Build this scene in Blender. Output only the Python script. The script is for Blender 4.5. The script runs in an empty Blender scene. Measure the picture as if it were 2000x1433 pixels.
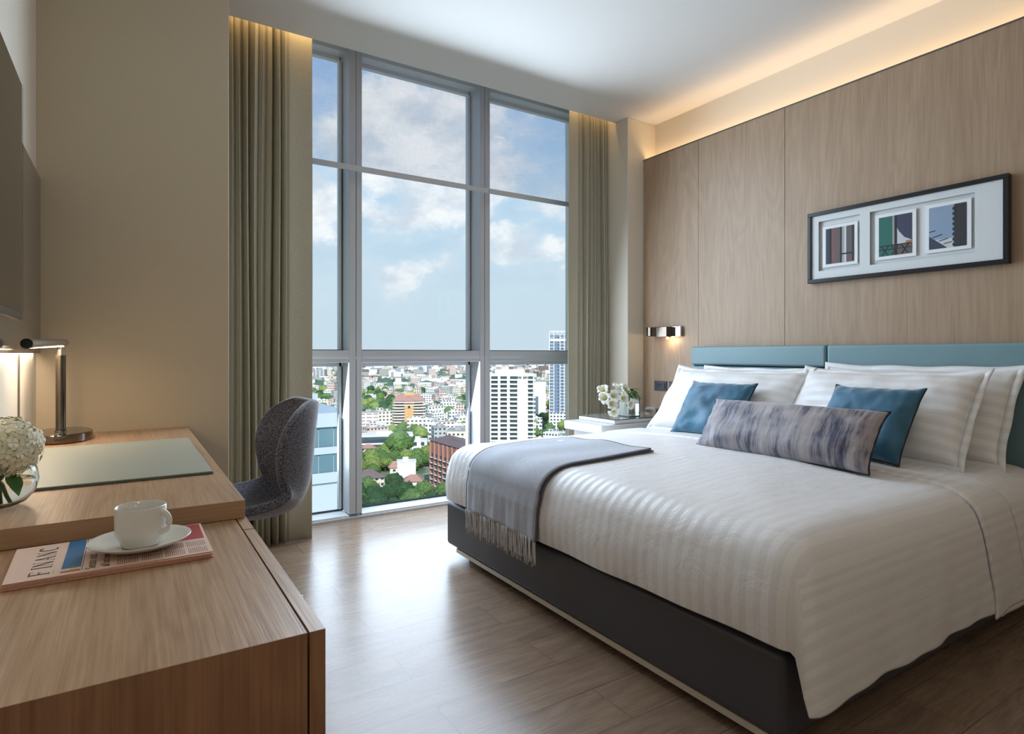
import bpy, bmesh, math, random
from mathutils import Vector, Matrix, noise
random.seed(7)
PI = math.pi
COL = bpy.context.scene.collection
D = bpy.data

# ------------------------------------------------------------------ camera
YAW = math.radians(32.613); FPX = 1165.54; EYE = 1.05
cam_d = D.cameras.new('camera'); cam = D.objects.new('camera', cam_d); COL.objects.link(cam)
cam.location = (0, 0, EYE); cam.rotation_euler = (PI/2, 0, -YAW)
cam_d.sensor_width = 36; cam_d.lens = FPX/2000*36
cam_d.shift_y = -(716.5-690.95)/2000
cam_d.clip_start = 0.02; cam_d.clip_end = 30000
bpy.context.scene.camera = cam
vs = bpy.context.scene.view_settings
vs.view_transform = 'Standard'; vs.look = 'None'; vs.gamma = 1; vs.exposure = 0.0; vs.use_curve_mapping = False

# ------------------------------------------------------------------ node helpers
def srgb(r, g, b):
    f = lambda c: (c/255/12.92) if c/255 <= .04045 else ((c/255+.055)/1.055)**2.4
    return (f(r), f(g), f(b), 1)
class NT:
    def __init__(s, tree): s.t = tree; s.n = tree.nodes; s.l = tree.links
    def new(s, typ, **k):
        n = s.n.new(typ)
        for a, v in k.items():
            if a.startswith('i_'):
                n.inputs[int(a[2:])].default_value = v
            else: setattr(n, a, v)
        return n
    def link(s, a, b): s.l.new(a, b)
    def math(s, op, a, b=None, c=None, clamp=False):
        n = s.n.new('ShaderNodeMath'); n.operation = op; n.use_clamp = clamp
        for i, v in enumerate((a, b, c)):
            if v is None: continue
            if isinstance(v, (int, float)): n.inputs[i].default_value = v
            else: s.l.new(v, n.inputs[i])
        return n.outputs[0]
    def vmath(s, op, a, b=None):
        n = s.n.new('ShaderNodeVectorMath'); n.operation = op
        for i, v in enumerate((a, b)):
            if v is None: continue
            if isinstance(v, (tuple, list)): n.inputs[i].default_value = v
            else: s.l.new(v, n.inputs[i])
        return n
    def mix(s, fac, a, b, blend='MIX'):
        n = s.n.new('ShaderNodeMix'); n.data_type = 'RGBA'; n.blend_type = blend
        for i, v in ((0, fac), (6, a), (7, b)):
            if isinstance(v, (int, float)): n.inputs[i].default_value = v
            elif isinstance(v, (tuple, list)): n.inputs[i].default_value = v
            else: s.l.new(v, n.inputs[i])
        return n.outputs[2]
    def ramp(s, fac, stops, interp='LINEAR'):
        n = s.n.new('ShaderNodeValToRGB'); n.color_ramp.interpolation = interp
        e = n.color_ramp.elements
        while len(e) < len(stops): e.new(.5)
        for q, (p, c) in zip(e, stops):
            q.position = p; q.color = c if len(c) == 4 else (*c, 1)
        s.l.new(fac, n.inputs[0]); return n.outputs[0]
    def noise(s, vec, scale, detail=3, rough=.55, dist=0):
        n = s.n.new('ShaderNodeTexNoise'); n.inputs['Scale'].default_value = scale
        n.inputs['Detail'].default_value = detail; n.inputs['Roughness'].default_value = rough
        n.inputs['Distortion'].default_value = dist
        if vec is not None: s.l.new(vec, n.inputs['Vector'])
        return n.outputs[0]
    def mapping(s, vec, scale=(1,1,1), loc=(0,0,0), rot=(0,0,0)):
        n = s.n.new('ShaderNodeMapping'); s.l.new(vec, n.inputs[0])
        n.inputs['Scale'].default_value = scale; n.inputs['Location'].default_value = loc; n.inputs['Rotation'].default_value = rot
        return n.outputs[0]

# ------------------------------------------------------------------ world: blue sky with cumulus
world = D.worlds.new('sky'); bpy.context.scene.world = world; world.use_nodes = True
W = NT(world.node_tree); W.n.clear()
tc = W.new('ShaderNodeTexCoord'); sep = W.new('ShaderNodeSeparateXYZ'); W.link(tc.outputs['Generated'], sep.inputs[0])
el = sep.outputs[2]
skyc = W.ramp(el, [(0, srgb(200, 217, 228)), (.10, srgb(200, 218, 230)), (.25, srgb(178, 207, 230)), (.42, srgb(148, 184, 228)), (1, srgb(100, 146, 214))])
def bearing_dir(px, py):
    r = (px-1000)/FPX; s_, c_ = math.sin(YAW), math.cos(YAW)
    return Vector((s_+c_*r, c_-s_*r, (690.95-py)/FPX)).normalized()
nv = W.mapping(tc.outputs['Generated'], scale=(1, 1, 1.7))
n1 = W.noise(nv, 7.5, 8, .60); n2 = W.noise(nv, 22, 6, .62)
nn = W.math('ADD', W.math('MULTIPLY', n1, .72), W.math('MULTIPLY', n2, .28))
blob = None
for (px, py, rad, zs, amp) in [(800, 265, .115, 1.2, .30), (880, 300, .08, 1.4, .22), (655, 265, .06, 1.6, .22), (640, 415, .060, 1.5, .25), (735, 420, .05, 1.5, .22),
                               (1015, 478, .062, 2.3, .27), (768, 545, .048, 2.0, .20), (875, 505, .045, 2.6, .12), (1100, 410, .05, 1.6, .24), (650, 545, .05, 2.5, .12), (1060, 340, .05, 1.6, .10)]:
    d = bearing_dir(px, py)
    df = W.vmath('SUBTRACT', tc.outputs['Generated'], tuple(d)).outputs[0]
    df = W.vmath('MULTIPLY', df, (1, 1, zs)).outputs[0]
    ln = W.vmath('LENGTH', df).outputs['Value']
    v = W.math('MULTIPLY', W.math('SUBTRACT', 1.15, W.math('DIVIDE', ln, rad*1.7), clamp=True), amp)
    blob = v if blob is None else W.math('MAXIMUM', blob, v)
dens = W.math('ADD', nn, blob)
cl = W.ramp(dens, [(.60, (0, 0, 0)), (.69, (.85, .85, .85)), (.76, (1, 1, 1))])
cl2 = W.ramp(dens, [(.48, (0, 0, 0)), (.70, (1, 1, 1))])
fade = W.ramp(el, [(.03, (0, 0, 0)), (.12, (1, 1, 1))])
shade = W.noise(W.mapping(nv, loc=(0, 0, .035)), 9, 5, .6)
ccol = W.mix(W.ramp(shade, [(.40, (0, 0, 0)), (.58, (1, 1, 1))]), srgb(246, 246, 247), srgb(205, 214, 226))
c1 = W.mix(W.math('MULTIPLY', W.math('MULTIPLY', cl2, fade), .45), skyc, srgb(226, 233, 240))
c2 = W.mix(W.math('MULTIPLY', cl, fade), c1, ccol)
bg = W.new('ShaderNodeBackground'); W.link(c2, bg.inputs[0]); bg.inputs[1].default_value = 1.12
wo = W.new('ShaderNodeOutputWorld'); W.link(bg.outputs[0], wo.inputs[0])

# ------------------------------------------------------------------ lights
def area(name, loc, target, sx, sy, power, color, spread=PI):
    l = D.lights.new(name, 'AREA'); l.shape = 'RECTANGLE'; l.size = sx; l.size_y = sy; l.energy = power; l.color = color[:3]; l.spread = spread
    o = D.objects.new(name, l); COL.objects.link(o); o.location = loc
    o.rotation_euler = (Vector(target)-Vector(loc)).to_track_quat('-Z', 'Y').to_euler(); return o
sun_d = D.lights.new('sun', 'SUN'); sun_d.energy = 4.2; sun_d.angle = math.radians(.6); sun_d.color = (1, .97, .92)
sun = D.objects.new('sun', sun_d); COL.objects.link(sun); sun.location = (0, -20, 60)
sun.rotation_euler = Vector((.30, .80, -.52)).to_track_quat('-Z', 'Y').to_euler()
area('added_window_fill', (1.66, 3.60, 1.45), (1.66, 0, .15), 1.66, 2.5, 86, (.70, .84, 1), math.radians(168))  # added area lamp in the window opening, boosts the sky's own daylight
area('ceiling_cove_light', (3.315, 1.2, 2.47), (3.33, 1.2, 3.0), 5.2, .05, 8.5, (1, .66, .36)).rotation_euler = (PI, 0, PI/2)
area('curtain_pocket_light', (.62, 3.40, 2.93), (.62, 3.50, 2.6), .7, .03, 1.1, (1, .66, .32))
area('curtain_pocket_light', (2.9, 3.40, 2.93), (2.9, 3.50, 2.6), .5, .03, .5, (1, .66, .32))
for (x, y, p) in ((1.2, -1.2, 4), (2.6, -1.2, 1.2), (.4, -.3, 3.6)):
    area('unseen_ceiling_fill', (x, y, 2.77), (x, y+.25, 0), .35, .35, p, (1, .86, .70))  # added warm fill lamps, unseen behind the camera

# ------------------------------------------------------------------ materials
def pmat(name, col, rough=.6, metal=0, spec=.5, **k):
    m = D.materials.new(name); m.use_nodes = True; t = NT(m.node_tree)
    b = t.n['Principled BSDF']; b.inputs['Base Color'].default_value = col if len(col) == 4 else (*col, 1)
    b.inputs['Roughness'].default_value = rough; b.inputs['Metallic'].default_value = metal; b.inputs['Specular IOR Level'].default_value = spec
    for a, v in k.items(): b.inputs[a.replace('_', ' ')].default_value = v
    return m, t, b
def bump(t, b, h, strength=.2, dist=.01):
    n = t.new('ShaderNodeBump'); n.inputs['Strength'].default_value = strength; n.inputs['Distance'].default_value = dist
    t.link(h, n.inputs['Height']); t.link(n.outputs[0], b.inputs['Normal'])
def plain(name, col, rough=.6, metal=0, spec=.5, nscale=40, namt=.06, bstr=.05, **k):
    m, t, b = pmat(name, col, rough, metal, spec, **k)
    tcn = t.new('ShaderNodeTexCoord'); n = t.noise(tcn.outputs['Object'], nscale, 4)
    c = t.mix(n, tuple(v*(1-namt) for v in col[:3])+(1,), tuple(min(1, v*(1+namt)) for v in col[:3])+(1,))
    t.link(c, b.inputs['Base Color'])
    if bstr: bump(t, b, n, bstr, .004)
    return m
def wood(name, ca, cb, axis, scale=1., rough=.45, fine=.5, bstr=.08, cath=.5):
    m, t, b = pmat(name, ca, rough)
    tcn = t.new('ShaderNodeTexCoord')
    long, mid = .55*scale, 9*scale
    sc = [mid, mid, mid]; sc[axis] = long
    v = t.mapping(tcn.outputs['Object'], scale=tuple(sc))
    n1 = t.noise(v, 1.3, 5, .6, 1.2)
    fs = [90*scale]*3; fs[axis] = 2.2*scale
    n2 = t.noise(t.mapping(tcn.outputs['Object'], scale=tuple(fs)), 1.6, 3, .6)
    ws = [1.9*scale]*3; ws[axis] = .30*scale
    wv = t.mapping(tcn.outputs['Object'], scale=tuple(ws))
    nz = t.noise(wv, 1.6, 4, .5, .6)
    rings = t.math('SINE', t.math('MULTIPLY', nz, 95))
    rings = t.math('MULTIPLY', t.math('ADD', rings, 1), .5)
    f = t.math('ADD', t.math('MULTIPLY', n1, 1-fine-.2*cath), t.math('MULTIPLY', n2, fine))
    f = t.math('ADD', f, t.math('MULTIPLY', t.math('SUBTRACT', rings, .5), .14*cath))
    f2 = t.ramp(f, [(.30, (0, 0, 0)), (.68, (1, 1, 1))])
    t.link(t.mix(f2, ca, cb), b.inputs['Base Color'])
    bump(t, b, n2, bstr, .003)
    return m, t, b
M = {}
M['wall_beige'] = plain('wall_beige', srgb(206, 192, 166), .55, nscale=60, namt=.02, bstr=.03)
M['wall_white'] = plain('wall_white', srgb(226, 218, 202), .6, nscale=60, namt=.02, bstr=.02)
M['ceiling'] = plain('ceiling_paint', srgb(228, 226, 222), .75, nscale=60, namt=.01, bstr=.01)
M['panel'], _, _ = wood('oak_panel', srgb(156, 130, 105), srgb(184, 158, 131), 2, 1.0, .45, .5, cath=.6)
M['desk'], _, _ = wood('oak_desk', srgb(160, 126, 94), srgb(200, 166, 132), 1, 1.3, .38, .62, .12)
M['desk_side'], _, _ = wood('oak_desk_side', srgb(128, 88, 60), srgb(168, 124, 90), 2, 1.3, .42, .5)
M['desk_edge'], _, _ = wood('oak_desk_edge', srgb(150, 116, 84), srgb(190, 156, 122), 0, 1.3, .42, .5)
# floor planks
def floor_mat():
    m, t, b = pmat('floor_planks', (1, 1, 1, 1), .30)
    tcn = t.new('ShaderNodeTexCoord'); o = tcn.outputs['Object']
    br = t.new('ShaderNodeTexBrick'); t.link(o, br.inputs['Vector'])
    br.offset = .37; br.inputs['Scale'].default_value = 1; br.inputs['Mortar Size'].default_value = .0012
    br.inputs['Brick Width'].default_value = 1.22; br.inputs['Row Height'].default_value = .18
    br.inputs['Color1'].default_value = (0, 0, 0, 1); br.inputs['Color2'].default_value = (1, 1, 1, 1); br.inputs['Bias'].default_value = 0
    cell = t.math('MULTIPLY', br.outputs['Color'], 1.0)
    n0 = t.new('ShaderNodeCombineXYZ'); t.link(cell, n0.inputs[1]); off = t.vmath('ADD', o, n0.outputs[0]).outputs[0]
    v1 = t.mapping(off, scale=(1.1, 7, 1)); n1 = t.noise(v1, 1.6, 6, .62, 1.4)
    v2 = t.mapping(off, scale=(3, 90, 1)); n2 = t.noise(v2, 1.5, 3, .6)
    nz = t.noise(t.mapping(off, scale=(.7, 4.2, 1)), 1.1, 3, .5, .6)
    rg = t.math('MULTIPLY', t.math('SINE', t.math('MULTIPLY', nz, 70)), .07)
    f = t.math('ADD', t.math('ADD', t.math('MULTIPLY', n1, .6), t.math('MULTIPLY', n2, .4)), rg)
    c = t.mix(t.ramp(f, [(.32, (0, 0, 0)), (.68, (1, 1, 1))]), srgb(122, 99, 82), srgb(152, 129, 108))
    c = t.mix(t.math('MULTIPLY', cell, .13), c, srgb(186, 160, 132))
    c = t.mix(br.outputs['Fac'], c, srgb(84, 66, 52))
    t.link(c, b.inputs['Base Color'])
    t.link(t.math('ADD', t.math('MULTIPLY', n2, .12), .21), b.inputs['Roughness'])
    bump(t, b, n2, .05, .002); return m
M['floor'] = floor_mat()
M['alu'] = plain('window_aluminium', srgb(198, 200, 206), .42, .05, namt=.02, bstr=0)
M['alu_light'] = plain('window_bead', srgb(214, 218, 222), .45, .1, namt=.02, bstr=0)
M['gasket'] = plain('rubber_gasket', srgb(24, 30, 38), .6, namt=.02, bstr=0)
M['sill'] = plain('sill_paint', srgb(226, 226, 226), .4, namt=.02, bstr=0)
M['steel'] = plain('steel_trim', srgb(120, 116, 110), .3, .9, namt=.02, bstr=0)
def glass_mat(name='window_glass', refl=.06, tint=(.96, .985, .99, 1)):
    m = D.materials.new(name); m.use_nodes = True; t = NT(m.node_tree); t.n.clear()
    tr = t.new('ShaderNodeBsdfTransparent'); tr.inputs[0].default_value = tint
    gl = t.new('ShaderNodeBsdfGlossy'); gl.inputs['Roughness'].default_value = .01
    lw = t.new('ShaderNodeLayerWeight'); lw.inputs[0].default_value = .25
    fac = t.math('ADD', t.math('MULTIPLY', lw.outputs['Fresnel'], .3), refl*.15)
    mx = t.new('ShaderNodeMixShader'); t.link(fac, mx.inputs[0]); t.link(tr.outputs[0], mx.inputs[1]); t.link(gl.outputs[0], mx.inputs[2])
    o = t.new('ShaderNodeOutputMaterial'); t.link(mx.outputs[0], o.inputs[0]); return m
M['glass'] = glass_mat()
def blind_mat():
    m = D.materials.new('sheer_blind'); m.use_nodes = True; t = NT(m.node_tree); t.n.clear()
    tr = t.new('ShaderNodeBsdfTransparent'); tr.inputs[0].default_value = (.97, .97, 1, 1)
    df = t.new('ShaderNodeBsdfDiffuse'); df.inputs[0].default_value = srgb(205, 203, 205)
    tl = t.new('ShaderNodeBsdfTranslucent'); tl.inputs[0].default_value = srgb(225, 222, 228)
    m2 = t.new('ShaderNodeMixShader'); m2.inputs[0].default_value = .5; t.link(df.outputs[0], m2.inputs[1]); t.link(tl.outputs[0], m2.inputs[2])
    tcn = t.new('ShaderNodeTexCoord'); o = tcn.outputs['Object']
    wx = t.noise(t.mapping(o, scale=(260, 1, 12)), 1, 2); wz = t.noise(t.mapping(o, scale=(12, 1, 260)), 1, 2)
    fac = t.math('ADD', t.math('MULTIPLY', t.math('ADD', wx, wz), .16), .10)
    mx = t.new('ShaderNodeMixShader'); t.link(fac, mx.inputs[0]); t.link(tr.outputs[0], mx.inputs[1]); t.link(m2.outputs[0], mx.inputs[2])
    oo = t.new('ShaderNodeOutputMaterial'); t.link(mx.outputs[0], oo.inputs[0]); return m
M['blind'] = blind_mat()
def fabric(name, ca, cb, rough=.85, scale=300, bstr=.2, sheen=0, stretch=(1, 1, 1), pos=(.35, .65), spec=.3):
    m, t, b = pmat(name, ca, rough, 0, spec)
    tcn = t.new('ShaderNodeTexCoord'); n = t.noise(t.mapping(tcn.outputs['Object'], scale=stretch), scale, 3, .6)
    t.link(t.mix(t.ramp(n, [(pos[0], (0, 0, 0)), (pos[1], (1, 1, 1))]), ca, cb), b.inputs['Base Color'])
    b.inputs['Sheen Weight'].default_value = sheen; b.inputs['Sheen Roughness'].default_value = .4
    bump(t, b, n, bstr, .002); return m
M['curtain'] = fabric('curtain_fabric', srgb(184, 179, 160), srgb(196, 191, 172), .95, 300, .1, stretch=(1, 1, .2), spec=.08)
M['chair'] = fabric('chair_boucle', srgb(48, 48, 58), srgb(140, 140, 152), .95, 250, .6, sheen=.7, pos=(.40, .62))
M['leather_dark'] = plain('charcoal_leather', srgb(68, 68, 74), .42, nscale=200, namt=.06, bstr=.08)
M['leather_teal'] = plain('teal_leather', srgb(120, 150, 156), .42, nscale=220, namt=.04, bstr=.06)
M['throw'] = fabric('throw_wool', srgb(158, 161, 169), srgb(190, 193, 200), .9, 60, .25, sheen=.3, stretch=(1, 8, 1), pos=(.3, .7))
M['throw_hem'] = fabric('throw_hem', srgb(96, 96, 104), srgb(118, 118, 126), .9, 200, .2)
M['fringe'] = fabric('throw_fringe', srgb(196, 194, 192), srgb(222, 220, 218), .9, 200, .2)
def linen(name, base, stripe, period=.044, use_uv=True, amt=1.):
    m, t, b = pmat(name, base, .6, 0, .4)
    tcn = t.new('ShaderNodeTexCoord')
    sp = t.new('ShaderNodeSeparateXYZ'); t.link(tcn.outputs['UV' if use_uv else 'Object'], sp.inputs[0])
    u = sp.outputs[0]
    s = t.math('SINE', t.math('MULTIPLY', u, 2*PI/period))
    st = t.ramp(t.math('ADD', t.math('MULTIPLY', s, .5), .5), [(.42, (0, 0, 0)), (.58, (1, 1, 1))])
    t.link(t.mix(st, base, stripe), b.inputs['Base Color'])
    t.link(t.math('SUBTRACT', .72, t.math('MULTIPLY', st, .34)), b.inputs['Roughness'])
    n = t.noise(tcn.outputs['Object'], 9, 4, .55, .6)
    bump(t, b, n, .25, .02)
    b.inputs['Sheen Weight'].default_value = .15
    return m
M['duvet'] = linen('duvet_cotton', srgb(224, 221, 219), srgb(233, 231, 230))
M['linen'] = linen('pillow_cotton', srgb(228, 226, 224), srgb(236, 235, 234), .05)
M['velvet'] = fabric('blue_velvet', srgb(34, 78, 102), srgb(70, 124, 152), .45, 5, .1, sheen=.9, pos=(.3, .7))
M['piping'] = plain('dark_piping', srgb(24, 26, 34), .6)
def lumbar_mat():
    m, t, b = pmat('inky_print_velvet', (1, 1, 1, 1), .6, 0, .3)
    tcn = t.new('ShaderNodeTexCoord'); uv = tcn.outputs['UV']
    n = t.noise(t.mapping(uv, scale=(10, .7, 1)), 1.2, 5, .62, .4)
    n2 = t.noise(t.mapping(uv, scale=(60, 1.5, 1)), 1.1, 4, .6, .3)
    n3 = t.noise(t.mapping(uv, scale=(3.2, 1.7, 1), loc=(3, 1, 0)), 1.1, 3, .6)
    f = t.math('ADD', t.math('MULTIPLY', n, .5), t.math('ADD', t.math('MULTIPLY', n2, .25), t.math('MULTIPLY', n3, .28)))
    c = t.ramp(f, [(.38, srgb(44, 42, 58)), (.46, srgb(84, 84, 104)), (.50, srgb(134, 130, 136)), (.56, srgb(164, 156, 158)), (.64, srgb(176, 170, 172))])
    w = t.ramp(t.noise(t.mapping(uv, scale=(9, 3, 1), loc=(7, 2, 0)), 1, 3), [(.58, (0, 0, 0)), (.75, (1, 1, 1))])
    c = t.mix(t.math('MULTIPLY', w, .35), c, srgb(150, 112, 84))
    t.link(c, b.inputs['Base Color']); bump(t, b, n2, .15, .004)
    b.inputs['Sheen Weight'].default_value = .4; return m
M['lumbar'] = lumbar_mat()
M['black_frame'] = plain('black_lacquer', srgb(22, 23, 28), .3, bstr=0)
M['mat_board'] = plain('mat_board', srgb(218, 222, 222), .8, bstr=0, namt=.01)
M['card'] = plain('photo_card', srgb(236, 238, 240), .8, bstr=0, namt=.01)
def flat(name, c, rough=.6, **k): return plain(name, srgb(*c), rough, bstr=0, namt=.03, **k)
M['ink_black'] = flat('print_black', (30, 30, 38)); M['ink_green'] = flat('print_green', (34, 104, 92)); M['ink_navy'] = flat('print_navy', (56, 62, 84))
M['ink_grey'] = flat('print_grey', (160, 158, 156)); M['ink_rose'] = flat('print_rose', (112, 84, 84)); M['ink_sky'] = flat('print_sky', (140, 160, 184))
M['ink_taupe'] = flat('print_taupe', (96, 88, 84)); M['ink_dark'] = flat('print_charcoal', (46, 48, 50))
M['ink_rust'] = flat('print_rust', (176, 112, 88)); M['ink_pale'] = flat('print_pale', (200, 204, 206))
M['chrome_dark'] = plain('dark_nickel', srgb(120, 110, 100), .12, 1, bstr=0, namt=.01)
M['chrome'] = plain('chrome', srgb(190, 190, 195), .08, 1, bstr=0, namt=.01)
M['nickel'] = plain('brushed_nickel', srgb(160, 154, 144), .32, .9, bstr=0, namt=.02)
M['plinth'] = plain('champagne_plinth', srgb(214, 204, 188), .35, .3, bstr=0, namt=.02)
M['socket'] = plain('socket_plate', srgb(66, 68, 76), .4, bstr=0)
M['socket_hole'] = plain('socket_hole', srgb(24, 25, 30), .5, bstr=0)
M['porcelain'] = plain('porcelain', srgb(228, 224, 214), .12, bstr=0, namt=.01)
M['blotter'] = plain('blotter_leather', srgb(164, 168, 154), .45, nscale=300, namt=.02, bstr=.04)
M['blotter_edge'] = plain('blotter_edge', srgb(96, 104, 94), .5)
M['tv_black'] = plain('tv_bezel', srgb(18, 18, 20), .25, bstr=0)
M['tv_screen'] = plain('tv_screen', srgb(30, 29, 28), .06, bstr=0, namt=0)
M['tv_back_panel'] = plain('taupe_gloss_panel', srgb(104, 94, 82), .10, bstr=0, namt=.01)
M['white_lacquer'] = plain('white_lacquer', srgb(214, 214, 211), .35, bstr=0, namt=.01)
M['news'] = plain('newsprint_salmon', srgb(232, 200, 178), .85, nscale=150, namt=.04)
M['news_edge'] = plain('newsprint_edge', srgb(222, 166, 142), .85, nscale=200, namt=.15)
M['ink_text'] = flat('newsprint_ink', (62, 54, 54)); M['ink_midtext'] = flat('newsprint_body_ink', (150, 122, 114)); M['ink_blue'] = flat('newsprint_blue', (30, 104, 150))
M['ink_red'] = flat('newsprint_red', (168, 44, 38)); M['ink_yellow'] = flat('newsprint_yellow', (228, 186, 60))
M['leaf'] = plain('leaf_green', srgb(70, 120, 48), .5, nscale=30, namt=.25); M['stem'] = plain('stem_green', srgb(84, 116, 56), .5)
M['petal'] = plain('white_petal', srgb(240, 240, 228), .6, nscale=60, namt=.03, Subsurface_Weight=.1)
M['petal_core'] = plain('petal_yellow', srgb(206, 192, 96), .6)
M['hydrangea'] = plain('hydrangea_petal', srgb(240, 233, 204), .6, nscale=90, namt=.08, Subsurface_Weight=.1)
def clear_glass(name, tint=(1, 1, 1, 1), ior=1.45, rough=0.):
    m, t, b = pmat(name, tint, rough, 0, .5); b.inputs['Transmission Weight'].default_value = 1; b.inputs['IOR'].default_value = ior; return m
M['vase_glass'] = clear_glass('vase_glass', (.97, 1, .98, 1), 1.3); M['water'] = clear_glass('water', (.97, .99, .97, 1), 1.2)
M['crystal'] = clear_glass('crystal_glass', (.86, .84, .86, 1), 1.45, .15)
def emis(name, col, s):
    m = D.materials.new(name); m.use_nodes = True; b = m.node_tree.nodes['Principled BSDF']
    b.inputs['Base Color'].default_value = col; b.inputs['Emission Color'].default_value = col; b.inputs['Emission Strength'].default_value = s; return m
M['bulb'] = emis('warm_bulb', (1, .72, .42, 1), 9); M['led'] = emis('warm_led', (1, .74, .48, 1), 14)

# ------------------------------------------------------------------ object helpers
ORG = {}
def empty(name, loc, label=None, cat=None, group=None, kind=None):
    o = D.objects.new(name, None); COL.objects.link(o); o.location = loc; o.empty_display_size = .05
    ORG[o.name] = Vector(loc); tag(o, label, cat, group, kind); return o
def tag(o, label=None, cat=None, group=None, kind=None):
    if label: o['label'] = label
    if cat: o['category'] = cat
    if group: o['group'] = group
    if kind: o['kind'] = kind
    return o
def origin_of(o): return ORG.get(o.name, Vector((0, 0, 0)))
class MB:
    def __init__(s): s.bm = bmesh.new(); s.uv = None
    def box(s, x0, x1, y0, y1, z0, z1, mi=0, mat=None):
        m = Matrix.Translation(((x0+x1)/2, (y0+y1)/2, (z0+z1)/2)) @ Matrix.Diagonal((abs(x1-x0), abs(y1-y0), abs(z1-z0), 1))
        if mat is not None: m = mat @ m
        r = bmesh.ops.create_cube(s.bm, size=1, matrix=m)
        if mi:
            for f in {f for v in r['verts'] for f in v.link_faces}: f.material_index = mi
        return s
    def cyl(s, p0, p1, r0, r1=None, seg=24, cap=True, mi=0):
        p0, p1 = Vector(p0), Vector(p1); r1 = r0 if r1 is None else r1
        d = p1-p0; m = Matrix.Translation((p0+p1)/2) @ d.to_track_quat('Z', 'Y').to_matrix().to_4x4()
        r = bmesh.ops.create_cone(s.bm, cap_ends=cap, segments=seg, radius1=r0, radius2=r1, depth=d.length, matrix=m)
        if mi:
            for f in {f for v in r['verts'] for f in v.link_faces}: f.material_index = mi
        return s
    def sph(s, c, r, sub=2, sc=(1, 1, 1)):
        bmesh.ops.create_icosphere(s.bm, subdivisions=sub, radius=r, matrix=Matrix.Translation(c) @ Matrix.Diagonal((*sc, 1))); return s
    def lathe(s, prof, c=(0, 0, 0), seg=40, sx=1, sy=1, closed=False):
        c = Vector(c); rings = []
        for (r, z) in prof:
            if r < 1e-6: rings.append([s.bm.verts.new(c+Vector((0, 0, z)))])
            else: rings.append([s.bm.verts.new(c+Vector((r*sx*math.cos(2*PI*i/seg), r*sy*math.sin(2*PI*i/seg), z))) for i in range(seg)])
        for a, b in zip(rings, rings[1:]):
            for i in range(seg):
                j = (i+1) % seg
                if len(a) == 1 and len(b) == 1: continue
                if len(a) == 1: s.bm.faces.new((a[0], b[j], b[i]))
                elif len(b) == 1: s.bm.faces.new((a[i], a[j], b[0]))
                else: s.bm.faces.new((a[i], a[j], b[j], b[i]))
        return s
    def tube(s, pts, r, seg=8):
        pts = [Vector(p) for p in pts]; rr = r if isinstance(r, (list, tuple)) else [r]*len(pts); prev = None; first = None
        up = Vector((0, 0, 1))
        for i, p in enumerate(pts):
            d = (pts[min(i+1, len(pts)-1)]-pts[max(i-1, 0)]).normalized()
            a = d.cross(up if abs(d.z) < .95 else Vector((1, 0, 0))).normalized(); b_ = d.cross(a)
            ring = [s.bm.verts.new(p+(a*math.cos(2*PI*k/seg)+b_*math.sin(2*PI*k/seg))*rr[i]) for k in range(seg)]
            if prev:
                for k in range(seg): s.bm.faces.new((prev[k], prev[(k+1) % seg], ring[(k+1) % seg], ring[k]))
            else: first = ring
            prev = ring
        s.bm.faces.new(first[::-1]); s.bm.faces.new(prev); return s
    def grid(s, P, uvf=None):
        # P[i][j] positions
        vs_ = [[s.bm.verts.new(p) for p in row] for row in P]
        if uvf and s.uv is None: s.uv = s.bm.loops.layers.uv.new('UVMap')
        for i in range(len(P)-1):
            for j in range(len(P[0])-1):
                try: f = s.bm.faces.new((vs_[i][j], vs_[i+1][j], vs_[i+1][j+1], vs_[i][j+1]))
                except ValueError: continue
                if uvf:
                    for l, (a, b_) in zip(f.loops, ((i, j), (i+1, j), (i+1, j+1), (i, j+1))): l[s.uv].uv = uvf[a][b_]
        return s
    def quad(s, pts, mi=0):
        f = s.bm.faces.new([s.bm.verts.new(p) for p in pts]); f.material_index = mi; return s
    def build(s, name, mat, parent=None, bevel=0, smooth=False, loc=None, subsurf=0, solid=0, seg=2, weld=False, fixn=True, autosm=False):
        o_ = Vector(loc) if loc is not None else (world_org(parent) if parent else Vector((0, 0, 0)))
        if weld: bmesh.ops.remove_doubles(s.bm, verts=s.bm.verts, dist=1e-5)
        if fixn: bmesh.ops.recalc_face_normals(s.bm, faces=s.bm.faces)
        for v in s.bm.verts: v.co -= o_
        me = D.meshes.new(name); s.bm.to_mesh(me); s.bm.free()
        for m in (mat if isinstance(mat, (list, tuple)) else [mat]): me.materials.append(m)
        if smooth:
            for p in me.polygons: p.use_smooth = True
        o = D.objects.new(name, me); COL.objects.link(o)
        if parent: o.parent = parent
        else: o.location = o_
        ORG[o.name] = o_.copy()
        if solid:
            q = o.modifiers.new('solid', 'SOLIDIFY'); q.thickness = solid; q.offset = 0
        if bevel:
            q = o.modifiers.new('bevel', 'BEVEL'); q.width = bevel; q.segments = seg; q.limit_method = 'ANGLE'; q.angle_limit = .6
            for p in me.polygons: p.use_smooth = True
            w = o.modifiers.new('wn', 'WEIGHTED_NORMAL')
        if subsurf:
            q = o.modifiers.new('sub', 'SUBSURF'); q.levels = subsurf; q.render_levels = subsurf
        return o
def world_org(o):
    return ORG[o.name]
def sbox(name, x0, x1, y0, y1, z0, z1, mat, kind='structure', parent=None, bevel=0):
    o = MB().box(x0, x1, y0, y1, z0, z1).build(name, mat, parent, bevel=bevel)
    if kind and not parent: o['kind'] = kind
    return o
def clamp(a, lo, hi): return max(lo, min(hi, a))
def sm(a, b, x):
    t = clamp((x-a)/(b-a), 0, 1); return t*t*(3-2*t)

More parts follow.
